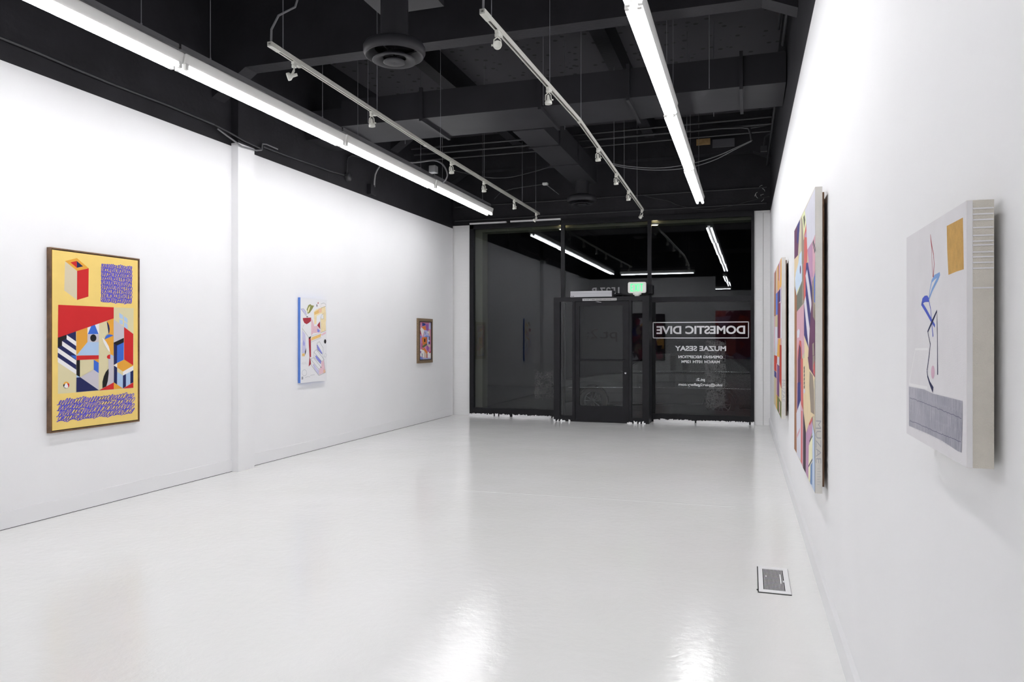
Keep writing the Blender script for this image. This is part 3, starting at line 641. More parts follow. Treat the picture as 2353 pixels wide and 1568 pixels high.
for i, (dx, z) in enumerate(((.05, 4.45), (.09, 4.62))):
    run('wall_conduit', [(XR(2.5) - dx, 2.5, z), (XR(8) - dx, 8.0, z)], .016, COND, ('lower' if i == 0 else 'upper') + ' black conduit along the top of the right wall', 'conduit')
run('wall_conduit', [(XR(9) - .05, 9.0, 4.4), (XR(13) - .05, 13.2, 4.4)], .016, COND, 'black conduit along the right wall beyond the wide duct', 'conduit')
for i, z in enumerate((3.73, 4.0)):
    run('wall_conduit', [W(-5.35, .035, z - .0), W(.28, .035, z + .03)], .011, COND, ('lower' if i == 0 else 'upper') + ' black conduit across the wall over the storefront', 'conduit')
run('hanging_cable', Q([(1470, 447), (1500, 455), (1535, 462), (1560, 472), (1600, 480), (1640, 481), (1690, 471), (1750, 455), (1768, 452)], 13.235), .005, COND, 'thin cable sagging over the right-hand window', 'cable')
pts = []; rc = random.Random(2)
for k in range(46):
    a = k * .42; rr_ = .055 + .03 * math.sin(k * .37)
    pts.append((.19 + rr_ * math.cos(a) + .03 * math.sin(k * .15), 13.27 + .02 * math.sin(k), 3.93 + rr_ * 1.2 * math.sin(a) - .0025 * (k - 20)))
run('cable_coil', pts, .0035, mat('pale_cable', (.6, .6, .6), lin=True), 'small untidy coil of pale cable in the corner above the right brick return', 'cable', 6)
c = atY(1600, 320, 12.7); d = atY(1632, 331, 12.7)
MB().box((c.x, 12.705, d.z), (d.x, 12.745, c.z), mat('bare_wood', (.30, .19, .08), rough=.7, lin=True, var=.2, vscale=20)).build('wood_block', label='bare wooden block fixed to the far ceiling beam', category='board')
c = atY(1637, 321, 12.7); d = atY(1688, 335, 12.7)
MB().box((c.x, 12.70, d.z), (d.x, 12.745, c.z), mat('dark_grey_panel', (.085, .085, .095), rough=.6, lin=True)).build('blank_panel', label='dark grey blank panel beside the wooden block', category='panel')
c = atY(1253, 423, 12.6)
t = thing('small_fixture', (c.x, c.y, c.z), 'tiny white box fixture left of the far diffuser', 'fixture')
MB().box((c.x - .045, c.y - .04, c.z - .02), (c.x + .045, c.y + .04, c.z + .02), FIXW).build('case', t, bevel=.006)
MB().tube([(c.x - .04, c.y, c.z), (c.x - .6, c.y + .05, c.z - .03), (-4.3, 12.75, c.z - .06), (-4.6, 13.25, c.z - .08)], .009, COND, 6).build('arm', t)
MB().tube([(c.x, c.y + .03, c.z), (c.x, 13.255, c.z)], .009, COND, 6).build('wall_bracket', t)
MB().tube([(c.x + .03, c.y, c.z - .02), (c.x + .25, c.y, c.z - .2)], .005, GCOND, 6).build('cable', t)

# ------------------------------------------------------------------ floor vent
VB = MATS['painted_hole_shade'] if 'painted_hole_shade' in MATS else mat('painted_hole_shade', (.012, .012, .012), rough=.9, lin=True)
vp = [(.050, 4.49), (.232, 4.49), (.222, 5.0), (.046, 5.0)]
vx0, vx1, vy0, vy1 = .052, .228, 4.49, 4.99
t = thing('floor_vent', ((vx0 + vx1) / 2, (vy0 + vy1) / 2, 0), 'white slotted metal vent set in the glossy floor by the right wall', 'floor vent')
w = MB(); w.box((vx0 - .006, vy0 - .012, .0005), (vx1 + .002, vy1, .0015), VB); w.build('painted_recess', t, label='near-black plate under the slots, painted as the shade of the duct opening')  # flat plate; the shade of the opening is put into its colour
w = MB(); sx0, sx1, sy0, sy1 = vx0 + .026, vx1 - .03, vy0 + .045, vy1 - .045; zt = .0045
w.box((vx0, vy0, .0015), (sx0, vy1, zt), BASEW); w.box((sx1, vy0, .0015), (vx1, vy1, zt), BASEW); w.box((sx0, vy0, .0015), (sx1, sy0, zt), BASEW); w.box((sx0, sy1, .0015), (sx1, vy1, zt), BASEW)
w.build('face_plate', t)
w = MB(); ns = 16; p_ = (sx1 - sx0) / ns
for k in range(1, ns): w.box((sx0 + k * p_ - .0014, sy0, .0016), (sx0 + k * p_ + .0014, sy1, .003), BASEW)
w.box((sx0 + 2 * p_, sy0 + .25, .0017), (sx0 + 3 * p_, sy0 + .262, .006), BASEW)
for a in (.14, .2, .26): w.box((sx0 + 13 * p_, sy0 + a, .0017), (sx0 + 14 * p_, sy0 + a + .05, .006), BASEW)
w.box((sx0 + 15 * p_, sy0 + .17, .0017), (sx1, sy0 + .19, .006), BASEW)
w.build('bars', t)
w = MB(); w.face([(vx0 - .014, vy0 + .04, .0006), (vx0 + .0, vy0 - .005, .0006), (vx0 + .0, vy0 + .07, .0006)], VB); w.build('gap', t)  # flat triangle in the same near-black, shade of the gap painted on

# ------------------------------------------------------------------ paintings
def pm(name, c, rough=.75, var=0, vs=30): return mat('paint_' + name, c, rough=rough, spec=.25, var=var, vscale=vs)
COL = dict(yellow=(.945, .82, .47), red=(.80, .16, .17), cream=(.86, .82, .66), orange=(.89, .64, .24), navy=(.14, .16, .35), blue=(.24, .42, .80), lblue=(.68, .78, .90),
           black=(.12, .11, .12), white=(.93, .92, .92), grey=(.78, .76, .79), violet=(.33, .32, .82), tan=(.84, .79, .68))
def painting(label, base, side, quad, rect, xf, xb, right, cols, shapes, category='painting', name='painting', frame=None, extra=None):
    """quad: the four corners of the picture face in photo pixels (TL,TR,BR,BL); rect: (y at left edge, y at right edge, z top, z bottom);
    xf(y): plane of the picture face, xb(y): its back. shapes are traced in photo pixels and mapped through the homography."""
    yl, yr, zt, zb = rect
    # homography pixel -> unit square
    A = []; B = []
    for (x, y), (u, v) in zip(quad, ((0, 0), (1, 0), (1, 1), (0, 1))):
        A.append([x, y, 1, 0, 0, 0, -u * x, -u * y]); B.append(u); A.append([0, 0, 0, x, y, 1, -v * x, -v * y]); B.append(v)
    n = 8; M = [A[i] + [B[i]] for i in range(n)]
    for i in range(n):
        p = max(range(i, n), key=lambda r_: abs(M[r_][i])); M[i], M[p] = M[p], M[i]
        for r_ in range(n):
            if r_ != i:
                f = M[r_][i] / M[i][i]; M[r_] = [a - f * b for a, b in zip(M[r_], M[i])]
    h = [M[i][n] / M[i][i] for i in range(n)]
    sg = -1 if right else 1                                     # normal direction (+x on the left wall)
    def uv(x, y):
        d = h[6] * x + h[7] * y + 1; return (h[0] * x + h[1] * y + h[2]) / d, (h[3] * x + h[4] * y + h[5]) / d
    def P3(u, v, k):
        y = yl + (yr - yl) * u; return (xf(y) + sg * k, y, zt + (zb - zt) * v)
    ym = (yl + yr) / 2
    t = thing(name, (xb(ym), ym, zb), label, category)
    m_ = MB(); y0, y1 = min(yl, yr), max(yl, yr)
    vs = [(xb(y0), y0, zb), (xf(y0), y0, zb), (xf(y1), y1, zb), (xb(y1), y1, zb), (xb(y0), y0, zt), (xf(y0), y0, zt), (xf(y1), y1, zt), (xb(y1), y1, zt)]
    m_.grid(vs, [(0, 3, 2, 1), (4, 5, 6, 7), (0, 1, 5, 4), (2, 3, 7, 6), (3, 0, 4, 7)], side)
    m_.grid(vs, [(1, 2, 6, 5)], base)
    lay = 0
    W_ = abs(yr - yl); H_ = zt - zb
    clamp = lambda a: min(1, max(0, a))
    for s_ in shapes:
        kind, c = s_[0], s_[1]; mt = cols[c] if c in cols else pm(c, COL[c]); 
        if kind == 'p':
            lay += 1; pts = [uv(*q) for q in s_[2]]; m_.face([P3(clamp(u), clamp(v), .00003 * lay) for u, v in pts], mt)
        elif kind == 'e':                                        # ellipse cx, cy, rx, ry (pixels)
            lay += 1; cx, cy, rx, ry = s_[2]; pts = [uv(cx + rx * math.cos(k * math.pi / 12), cy + ry * math.sin(k * math.pi / 12)) for k in range(24)]
            m_.face([P3(clamp(u), clamp(v), .00003 * lay) for u, v in pts], mt)
        elif kind == 'l':                                        # line strip, width in metres
            lay += 1; wd = s_[3]; pts = [uv(*q) for q in s_[2]]
            ln(m_, pts, wd, mt, P3, lay, W_, H_)
        elif kind == 'u':                                        # line strip already in unit coordinates
            ln(m_, s_[2], s_[3], mt, P3, lay + 1, W_, H_)
    m_.build('canvas', t)
    if frame:
        fw, fd, fm, gap = frame; f = MB(); f2 = MB()
        a0, a1 = y0 - fw - gap, y1 + fw + gap; c0, c1 = zb - fw - gap, zt + fw + gap; X = lambda y, k: xf(y) + sg * k
        wallx = (XL + .001) if not right else None
        for (p, q, r_, s2) in ((a0, a1, c1 - fw, c1), (a0, a1, c0, c0 + fw), (a0, a0 + fw, c0 + fw, c1 - fw), (a1 - fw, a1, c0 + fw, c1 - fw)):
            xx0 = wallx; xx1 = X(p, fd); f.box((min(xx0, xx1), p, r_), (max(xx0, xx1), q, s2), fm)
        f.build('frame', t, bevel=.002 if fw < .03 else .004)
        if fw > .03:                                             # dark inner lip of the old frame
            g_ = MB(); lw = .014
            for (p, q, r_, s2) in ((y0 - .001, y1 + .001, zt, zt + lw), (y0 - .001, y1 + .001, zb - lw, zb), (y0 - lw, y0, zb - lw, zt + lw), (y1, y1 + lw, zb - lw, zt + lw)):
                g_.box((X(p, -.004), p, r_), (X(p, fd + .003), q, s2), mat('dark_frame_lip', (.05, .035, .025), rough=.6, lin=True))
            g_.build('inner_lip', t, label='dark inner lip of the gilt frame')
        if gap > .002:
            g_ = MB(); g_.box((XL + .002, a0 + fw, c0 + fw), (X(a0, -.012), a1 - fw, c1 - fw), mat('frame_shadow_gap', (.05, .03, .02), rough=.8, lin=True)); g_.build('backing', t)
    if extra: extra(t)
    return t
def ln(m_, pts, wd, mt, P3, lay, W_, H_):
    q = [(u * W_, v * H_) for u, v in pts]; n = len(q); L = []; R = []
    for i in range(n):
        wi = wd[i] if isinstance(wd, (list, tuple)) else wd
        a = q[max(i - 1, 0)]; b = q[min(i + 1, n - 1)]; d = math.hypot(b[0] - a[0], b[1] - a[1]) or 1
        nx, ny = -(b[1] - a[1]) / d * wi, (b[0] - a[0]) / d * wi
        L.append(((q[i][0] + nx) / W_, (q[i][1] + ny) / H_)); R.append(((q[i][0] - nx) / W_, (q[i][1] - ny) / H_))
    vs = [P3(u, v, .00003 * lay) for u, v in L] + [P3(u, v, .00003 * lay) for u, v in R]
    m_.grid(vs, [(i, i + 1, i + 1 + n, i + n) for i in range(n - 1)], mt)
def crop(ox, oy, s): return lambda pts: [(ox + x / s, oy + y / s) for x, y in pts]

# --- 1 yellow painting ------------------------------------------------
a = crop(80, 560, 8.712); b = crop(80, 700, 7.127); c = crop(80, 880, 9.05)
quad = [a([(222, 92)])[0], a([(1988, 322)])[0], c([(2074, 800)])[0], c([(266, 1040)])[0]]
S = []
def p(col, pts, f=None): S.append(('p', col, (f or b)(pts)))
p('tan', [(490, 335), (740, 525), (740, 1130), (478, 935)], a)
p('orange', [(490, 330), (735, 270), (975, 475), (740, 535)], a)
p('red', [(740, 533), (978, 478), (975, 1062), (742, 1132)], a)
p('red', [(602, 358), (728, 328), (735, 470)], a); p('navy', [(730, 328), (862, 440), (735, 470)], a)
p('cream', [(1222, 50), (1557, 65), (1557, 1395), (300, 1492), (292, 560), (1222, 235)])
for q in ([(1315, 140), (1378, 185), (1378, 252), (1318, 225)], [(1395, 198), (1455, 240), (1458, 320), (1397, 275)], [(1318, 248), (1375, 272), (1378, 345), (1320, 320)], [(1397, 292), (1455, 332), (1460, 415), (1397, 378)]): p('lblue', q)
p('grey', [(1222, 250), (1398, 380), (1395, 560), (1225, 640)])
p('red', [(1398, 380), (1552, 495), (1552, 1025), (1400, 920)])
p('black', [(1225, 640), (1395, 560), (1395, 640), (1282, 690), (1225, 665)]); p('navy', [(1225, 650), (1282, 688), (1282, 980), (1228, 1012)]); p('blue', [(1282, 688), (1395, 635), (1395, 925), (1282, 978)])
p('white', [(1228, 1018), (1285, 985), (1285, 1055)])
p('navy', [(1230, 1022), (1285, 1055), (1284, 1335), (1230, 1300)]); p('lblue', [(1285, 1100), (1382, 1170), (1382, 1398), (1284, 1335)])
p('navy', [(1382, 1170), (1432, 1140), (1432, 1370), (1382, 1398)]); p('lblue', [(1432, 1140), (1505, 1100), (1505, 1322), (1432, 1370)]); p('navy', [(1505, 1100), (1555, 1080), (1555, 1300), (1505, 1322)])
p('orange', [(1285, 985), (1400, 920), (1555, 1020), (1382, 1122), (1285, 1055)]); p('cream', [(1285, 1055), (1382, 1120), (1382, 1185), (1286, 1125)]); p('white', [(1382, 1120), (1555, 1022), (1555, 1098), (1382, 1187)])
p('red', [(1555, 1300), (1556, 1390), (1382, 1402)]); p('orange', [(1228, 1300), (1382, 1400), (1228, 1414)])
p('black', [(290, 555), (437, 505), (437, 575), (362, 615), (362, 692), (290, 722)])
p('navy', [(437, 508), (592, 452), (602, 1010), (290, 810), (290, 720), (362, 690), (362, 612), (437, 572)])
p('white', [(437, 512), (600, 625), (600, 700), (437, 585)]); p('white', [(362, 615), (600, 775), (600, 852), (362, 692)]); p('white', [(290, 725), (600, 935), (600, 1012), (290, 806)])
p('blue', [(508, 855), (600, 855), (600, 928)])
p('navy', [(290, 806), (602, 1012), (602, 1092), (290, 884)]); p('white', [(290, 884), (602, 1092), (602, 1170), (292, 966)])
p('orange', [(600, 452), (785, 388), (785, 632), (612, 840), (602, 840)])
p('white', [(785, 390), (978, 318), (978, 500), (785, 500)]); p('blue', [(845, 366), (910, 344), (970, 498), (790, 498)]); p('grey', [(785, 500), (976, 500), (976, 640), (785, 640)])
S.append(('e', 'black', (80 + 883 / 7.127, 700 + 563 / 7.127, 52 / 7.127, 61 / 7.127)))
p('lblue', [(785, 632), (976, 632), (976, 850), (612, 852)]); p('red', [(605, 858), (976, 850), (976, 915), (605, 932)]); p('black', [(605, 930), (662, 930), (664, 1215), (605, 1178)])
p('grey', [(890, 1088), (976, 1145), (979, 1432), (668, 1218)]); p('blue', [(893, 925), (976, 975), (976, 1147), (893, 1090)]); p('orange', [(895, 922), (976, 918), (976, 977)])
p('lblue', [(605, 1180), (668, 1215), (605, 1228)]); p('navy', [(605, 1222), (668, 1215), (982, 1430), (605, 1464)])
p('orange', [(1105, 285), (1222, 235), (1222, 860), (1168, 835), (1165, 800), (1072, 585), (1140, 500)])
p('grey', [(1135, 912), (1168, 890), (1222, 875), (1226, 1302), (1105, 1372), (1140, 1080)])
p('navy', [(1107, 288), (1130, 315), (1148, 360), (1157, 410), (1152, 460), (1140, 500)])
p('blue', [(1070, 587), (1090, 535), (1118, 510), (1150, 502), (1190, 508), (1220, 522)])
p('white', [(1030, 556), (1060, 580), (1092, 615), (1140, 700), (1155, 750), (1163, 800), (1130, 765), (1090, 705), (1055, 640)])
p('red', [(1110, 880), (1120, 855), (1140, 842), (1168, 838), (1168, 912), (1140, 910), (1120, 900)]); p('lblue', [(1168, 838), (1200, 845), (1223, 870), (1223, 880), (1190, 885), (1168, 912)])
p('black', [(1140, 1073), (1143, 1150), (1128, 1280), (1103, 1368), (1040, 1396), (1040, 1290), (1062, 1200), (1095, 1125)])
p('red', [(1228, 1300), (1228, 1414), (985, 1432)])
p('red', [(290, 8), (1222, 50), (1222, 236), (290, 558)])
for col, k0, k1 in (('orange', 18, 36), ('black', 10, 19), ('red', 33, 44)):
    cx, cy = 437, 1345; pts = [(cx + 50 * math.cos(k * math.pi / 18), cy + 55 * math.sin(k * math.pi / 18)) for k in range(k0, k1 + 1)] + [(cx, cy - 20)]; p(col, pts)
p('white', [(400, 1380), (410, 1345), (430, 1312), (442, 1312), (465, 1350), (468, 1385), (440, 1400)])
def scribble(f, TL, TR, BR, BL, rows, loops, amp, seed, slant=.3, tall=.5):
    r_ = random.Random(seed)
    for r in range(rows):
        v = (r + .5) / rows; pts = []; n = loops * 11; ja = [r_.uniform(.6, 1.35) for _ in range(loops + 2)]; jb = [r_.uniform(.75, 1.2) for _ in range(loops + 2)]
        for k in range(n):
            ph = 2 * math.pi * k / 11; u = k / n + amp * math.sin(ph) / loops * ja[k // 11]; h_ = tall / rows * jb[k // 11] * (1 + .22 * math.sin(k * .11 + seed + r * 2)) * math.cos(ph)
            u += slant * (-h_) * .12; vv = v + h_ + .02 * math.sin(k * .05 + r) / rows
            x = (TL[0] * (1 - u) + TR[0] * u) * (1 - vv) + (BL[0] * (1 - u) + BR[0] * u) * vv; y = (TL[1] * (1 - u) + TR[1] * u) * (1 - vv) + (BL[1] * (1 - u) + BR[1] * u) * vv
            pts.append((x, y))
        S.append(('l', 'violet', f(pts), .0031))
scribble(a, (1230, 380), (1872, 440), (1868, 1205), (1228, 1170), 9, 17, .55, 1, .7, .52)
scribble(c, (392, 395), (1975, 245), (1992, 665), (392, 845), 4, 28, .6, 4, 1.5, .54)
yellow = mat('paint_ground_yellow', COL['yellow'], rough=.75, var=.02, vscale=12)
WOOD = mat('walnut_frame', (.155, .085, .042), rough=.5, lin=True, var=.35, vscale=14)
painting('large yellow painting of red, navy and orange shapes in a thin walnut frame', yellow, pm('orange', COL['orange']), quad, (4.58, 5.465, 2.185, .712), lambda y: -5.392, lambda y: -5.425, False, {}, S, frame=(.012, .004, WOOD, .007))

# --- 2 white canvas with the blue edge ---------------------------------
a = crop(650, 660, 6.533); S = []
SK = dict(olive=pm('olive', (.55, .56, .33)), py=pm('pale_yellow', (.93, .90, .72)), crim=pm('crimson', (.66, .22, .27), var=.25, vs=60), pink=pm('pink', (.90, .76, .80), var=.06, vs=40), lilac=pm('lilac', (.80, .79, .90), var=.05, vs=40),
          per=pm('periwinkle', (.55, .56, .86), var=.2, vs=60), ochre=pm('ochre', (.92, .76, .48), var=.08, vs=50), wash=pm('yellow_wash', (.94, .87, .70), var=.06, vs=25), ink=pm('ink', (.35, .35, .37)), soft=pm('pencil', (.62, .62, .66)), black=pm('black', COL['black']), white=pm('white', COL['white']),
          peach=pm('peach', (.92, .76, .64), var=.1, vs=50))
def p(col, pts, f=None): S.append(('p', col, (f or a)(pts)))
def l(col, pts, wd=.0022, f=None): S.append(('l', col, (f or a)(pts), wd))
p('olive', [(385, 345), (410, 280), (440, 262), (495, 285), (470, 335), (430, 395), (400, 412)]); p('py', [(395, 375), (412, 320), (440, 285), (428, 340), (408, 395)]); p('white', [(440, 262), (460, 256), (495, 285), (455, 280)])
p('lilac', [(300, 340), (335, 330), (375, 380), (382, 440), (340, 390)]); l('ink', [(300, 340), (335, 385), (378, 445)], .0015); l('ink', [(300, 338), (340, 335), (372, 375), (385, 440)], .0015)
p('black', [(380, 450), (405, 450), (405, 462), (380, 462)])
p('crim', [(328, 475), (450, 466), (447, 520), (420, 545), (385, 568), (350, 548), (332, 510)])
p('wash', [(492, 380), (520, 345), (660, 288), (672, 400), (672, 520), (640, 545), (628, 420), (600, 402), (532, 440), (528, 560), (497, 572)])
p('ochre', [(495, 385), (560, 345), (575, 395), (500, 425)]); p('peach', [(560, 330), (610, 320), (605, 385), (565, 395)]); p('white', [(585, 260), (660, 240), (668, 280), (600, 300)]); l('ink', [(590, 262), (640, 240), (668, 262), (668, 290), (600, 320), (590, 262)], .0015)
p('white', [(535, 225), (560, 205), (598, 240), (590, 300), (545, 320)]); p('crim', [(547, 240), (560, 228), (562, 250), (550, 258)]); p('black', [(530, 262), (542, 270), (540, 305), (532, 300)])
p('pink', [(450, 480), (470, 500), (495, 585), (480, 600), (490, 690), (450, 740)]); p('pink', [(480, 595), (540, 590), (590, 680), (580, 690), (490, 700)]); p('per', [(540, 630), (580, 655), (568, 690), (540, 680)]); p('crim', [(538, 582), (580, 522), (584, 640), (560, 610)])
p('wash', [(590, 470), (665, 500), (668, 660), (595, 690)]); l('ink', [(590, 450), (592, 690), (668, 660)], .0015); l('ink', [(600, 430), (640, 400), (638, 480), (600, 490), (600, 430)], .0015)
p('ochre', [(450, 768), (598, 706), (590, 755), (450, 815)]); l('soft', [(440, 750), (600, 690), (670, 660)], .0015); l('soft', [(450, 835), (600, 765)], .0015)
p('pink', [(600, 715), (665, 675), (668, 705), (605, 740)])
l('ink', [(345, 575), (318, 630), (412, 762), (448, 750)], .0018); l('ink', [(318, 630), (330, 680), (315, 900), (318, 1045), (355, 1045)], .0012)
p('black', [(412, 768), (447, 752), (440, 785), (418, 792)]); p('lilac', [(320, 660), (365, 720), (372, 930), (355, 1000), (318, 1000)]); p('per', [(335, 800), (352, 850), (348, 895), (336, 880)])
p('ochre', [(318, 1010), (352, 1000), (355, 1045), (318, 1045)]); p('black', [(375, 920), (372, 990), (356, 1040), (360, 970)])
p('crim', [(412, 775), (445, 790), (447, 1060), (430, 1055), (447, 1160), (412, 1198), (425, 1060), (415, 870)])
for q in ([(530, 880), (540, 870), (615, 1000), (600, 1012), (545, 945)], [(508, 1040), (525, 1035), (595, 1115), (590, 1160), (518, 1075)], [(470, 1170), (490, 1160), (560, 1260), (555, 1320), (500, 1240)]): p('per' if q[0][0] > 500 else 'lilac', q)
for q in ([(535, 855), (535, 940), (620, 1020), (630, 1110)], [(535, 855), (570, 825), (625, 920), (625, 1010)], [(490, 980), (490, 1060), (590, 1160)], [(490, 980), (525, 945), (640, 1095), (600, 1120), (490, 985)], [(440, 1090), (445, 1170), (560, 1330)], [(440, 1090), (480, 1065), (590, 1205), (560, 1235), (440, 1090)], [(560, 1235), (562, 1330), (658, 1285), (635, 1095)]): l('ink', q, .0017)
p('pink', [(565, 1240), (595, 1200), (597, 1125), (632, 1105), (655, 1280), (566, 1318)]); p('peach', [(625, 1250), (655, 1240), (656, 1285), (625, 1295)]); p('black', [(582, 1200), (596, 1205), (590, 1220)])
S.append(('e', 'black', (650 + 655 / 6.533, 660 + 823 / 6.533, 16 / 6.533, 33 / 6.533)))
l('soft', [(350 + 34 * math.cos(k * .5), 1290 + 45 * math.sin(k * .5)) for k in range(15)], .0016); p('soft', [(308, 1350), (330, 1345), (332, 1385), (308, 1392)]); l('soft', [(315, 1165), (325, 1135), (335, 1170), (345, 1130), (355, 1168), (368, 1128), (375, 1165)], .0016)
l('soft', [(360, 1360), (400, 1345), (430, 1350)], .0016); l('soft', [(435, 1330), (500, 1315)], .0016); l('soft', [(640, 1050), (655, 1000), (680, 1020), (660, 1060), (640, 1050)], .0016)
BLUE = pm('edge_blue', (.36, .52, .84))
painting('tall white canvas with loose sketches and a bright blue edge on the left wall', mat('canvas_white', (.92, .92, .93), rough=.8), BLUE, [a([(293, 162)])[0], a([(684, 192)])[0], a([(676, 1404)])[0], a([(293, 1442)])[0]], (8.07, 8.68, 1.985, .902), lambda y: -5.392, lambda y: -5.427, False, SK, S)

# --- 3 small painting in the ornate frame -------------------------------
a = crop(930, 700, 9.8); S = []
K3 = dict(pink=pm('rose', (.84, .56, .68)), pink2=pm('mauve', (.78, .50, .66)), navy=pm('navy3', (.22, .27, .55)), orange=pm('rust_orange', (.85, .50, .24)), red=pm('brick_red', (.66, .22, .26)), lil=pm('lilac3', (.72, .74, .88)), blue=pm('blue3', (.47, .58, .86)), white=pm('white', COL['white']), cream=pm('cream3', (.83, .76, .68)), green=pm('moss', (.40, .45, .30)), purple=pm('purple3', (.60, .38, .66)), black=pm('black', COL['black']), teal=pm('slate', (.36, .42, .48)))
for col, q in (('pink', [(322, 385), (598, 395), (600, 640), (322, 640)]), ('lil', [(560, 400), (598, 400), (598, 560), (548, 540)]), ('red', [(322, 420), (335, 410), (348, 440), (335, 478), (322, 470)]), ('navy', [(390, 400), (470, 425), (468, 465), (390, 485)]),
               ('purple', [(470, 430), (545, 430), (550, 590), (490, 600)]), ('orange', [(385, 495), (470, 478), (485, 540), (485, 575), (435, 572), (400, 530)]), ('red', [(332, 600), (350, 560), (362, 670), (335, 680)]), ('white', [(368, 505), (438, 575), (405, 735), (345, 570)]),
               ('lil', [(440, 572), (520, 590), (560, 720), (430, 730)]), ('teal', [(455, 620), (470, 615), (468, 640), (452, 645)]), ('teal', [(458, 655), (475, 648), (472, 672), (456, 675)]), ('cream', [(530, 590), (570, 580), (590, 720), (560, 690)]), ('white', [(510, 630), (545, 612), (548, 655)]), ('blue', [(325, 695), (375, 720), (385, 745), (330, 775)]),
               ('lil', [(325, 800), (350, 780), (345, 1020), (325, 1020)]), ('pink2', [(350, 770), (400, 760), (420, 920), (350, 1000)]), ('red', [(490, 735), (540, 735), (515, 880), (490, 880)]), ('orange', [(385, 750), (495, 735), (505, 880), (420, 930), (400, 900)]), ('black', [(440, 778), (468, 775), (468, 850), (440, 855)]), ('blue', [(490, 700), (570, 720), (540, 735), (440, 740)]),
               ('teal', [(540, 730), (578, 725), (580, 815), (560, 810)]), ('lil', [(510, 740), (550, 730), (545, 900), (510, 900)]), ('white', [(530, 830), (545, 805), (570, 828), (545, 850)]), ('navy', [(545, 845), (580, 845), (578, 905), (548, 905)]), ('cream', [(510, 905), (590, 925), (590, 960), (560, 980)]), ('red', [(380, 880), (395, 900), (395, 1010), (378, 1010)]), ('green', [(395, 945), (505, 880), (510, 925), (410, 990)]),
               ('purple', [(495, 950), (520, 935), (558, 985), (540, 1080), (495, 1030)]), ('pink', [(560, 985), (598, 980), (598, 1075), (560, 1060)]), ('orange', [(385, 1025), (445, 980), (520, 1080), (515, 1130), (490, 1130), (440, 1050)]), ('white', [(335, 1015), (385, 1030), (440, 1050), (440, 1215), (400, 1200), (330, 1165)]), ('purple', [(345, 1060), (370, 1065), (368, 1120), (350, 1110)]), ('teal', [(385, 1115), (400, 1120), (400, 1200), (385, 1195)]),
               ('cream', [(445, 1060), (500, 1130), (500, 1220), (445, 1230)]), ('red', [(498, 1130), (518, 1130), (518, 1222), (498, 1218)]), ('white', [(518, 1095), (598, 1075), (598, 1220), (518, 1215)]), ('red', [(560, 1085), (595, 1065), (595, 1100), (565, 1115)]), ('blue', [(325, 1175), (405, 1215), (405, 1255), (325, 1255)]), ('lil', [(405, 1215), (598, 1225), (598, 1250), (405, 1255)])):
    S.append(('p', col, a(q)))
GILT = mat('antique_gilt', (.22, .15, .085), rough=.45, lin=True, var=.4, vscale=60, bump=.6, bscale=120)
painting('small colourful painting in an old gilt frame at the far end of the left wall', pm('rose', (.84, .56, .68)), GILT, [a([(322, 383)])[0], a([(600, 395)])[0], a([(600, 1243)])[0], a([(328, 1258)])[0]], (11.63, 12.11, 1.755, 1.105), lambda y: -5.405, lambda y: -5.425, False, K3, S, frame=(.062, .012, GILT, .001))

# --- 4 pale canvas nearest the viewer on the right wall -------------------
d1 = crop(2080, 450, 6.273); e1 = crop(2080, 680, 6.273); g1_ = crop(2080, 870, 6.818); S = []
def hatch_mat():
    m = bpy.data.materials.new('graphite_hatching'); m.use_nodes = True; nt = m.node_tree; bb = nt.nodes['Principled BSDF']; bb.inputs['Roughness'].default_value = .8
    tc = nt.nodes.new('ShaderNodeTexCoord'); mp = nt.nodes.new('ShaderNodeMapping'); mp.inputs['Scale'].default_value = (1, 260, 22)
    n = nt.nodes.new('ShaderNodeTexNoise'); n.inputs['Scale'].default_value = 1; n.inputs['Detail'].default_value = 3
    n2 = nt.nodes.new('ShaderNodeTexNoise'); n2.inputs['Scale'].default_value = 9
    r = nt.nodes.new('ShaderNodeValToRGB'); r.color_ramp.elements[0].position = .3; r.color_ramp.elements[1].position = .72
    r.color_ramp.elements[0].color = (.30, .30, .36, 1); r.color_ramp.elements[1].color = (.56, .55, .60, 1)
    ad = nt.nodes.new('ShaderNodeMath'); ad.operation = 'MULTIPLY_ADD'; ad.inputs[1].default_value = .6; ad2 = nt.nodes.new('ShaderNodeMath'); ad2.operation = 'MULTIPLY'; ad2.inputs[1].default_value = .4
    nt.links.new(tc.outputs['Object'], mp.inputs[0]); nt.links.new(mp.outputs[0], n.inputs['Vector']); nt.links.new(tc.outputs['Object'], n2.inputs['Vector'])
    nt.links.new(n2.outputs['Fac'], ad2.inputs[0]); nt.links.new(n.outputs['Fac'], ad.inputs[0]); nt.links.new(ad2.outputs[0], ad.inputs[2]); nt.links.new(ad.outputs[0], r.inputs['Fac']); nt.links.new(r.outputs['Color'], bb.inputs['Base Color'])
    return m
LINEN = mat('raw_linen', (.76, .72, .64), rough=.9, lin=True, var=.05, vscale=20, bump=.4, bscale=700)
GESSO = mat('gesso_ground', (.76, .745, .765), rough=.8, lin=True, var=.02, vscale=15, bump=.15, bscale=500)
K4 = dict(ochre=mat('ochre_pastel', (.63, .37, .10), rough=.85, lin=True, var=.1, vscale=60, bump=.4, bscale=600), red=pm('line_red', (.64, .20, .24)), lb=pm('line_light_blue', (.52, .66, .86)), bl=pm('line_blue', (.29, .36, .76)), nv=pm('line_navy', (.12, .14, .30)), pk=pm('spot_pink', (.84, .70, .77)), hatch=hatch_mat(), wh=mat('gesso_line', (.84, .83, .84), rough=.7, lin=True), dg=pm('graphite', (.42, .42, .50)))
S.append(('p', 'ochre', d1([(607, 462), (700, 415), (826, 348), (838, 700), (850, 1078), (750, 1110), (640, 1158), (618, 800)])))
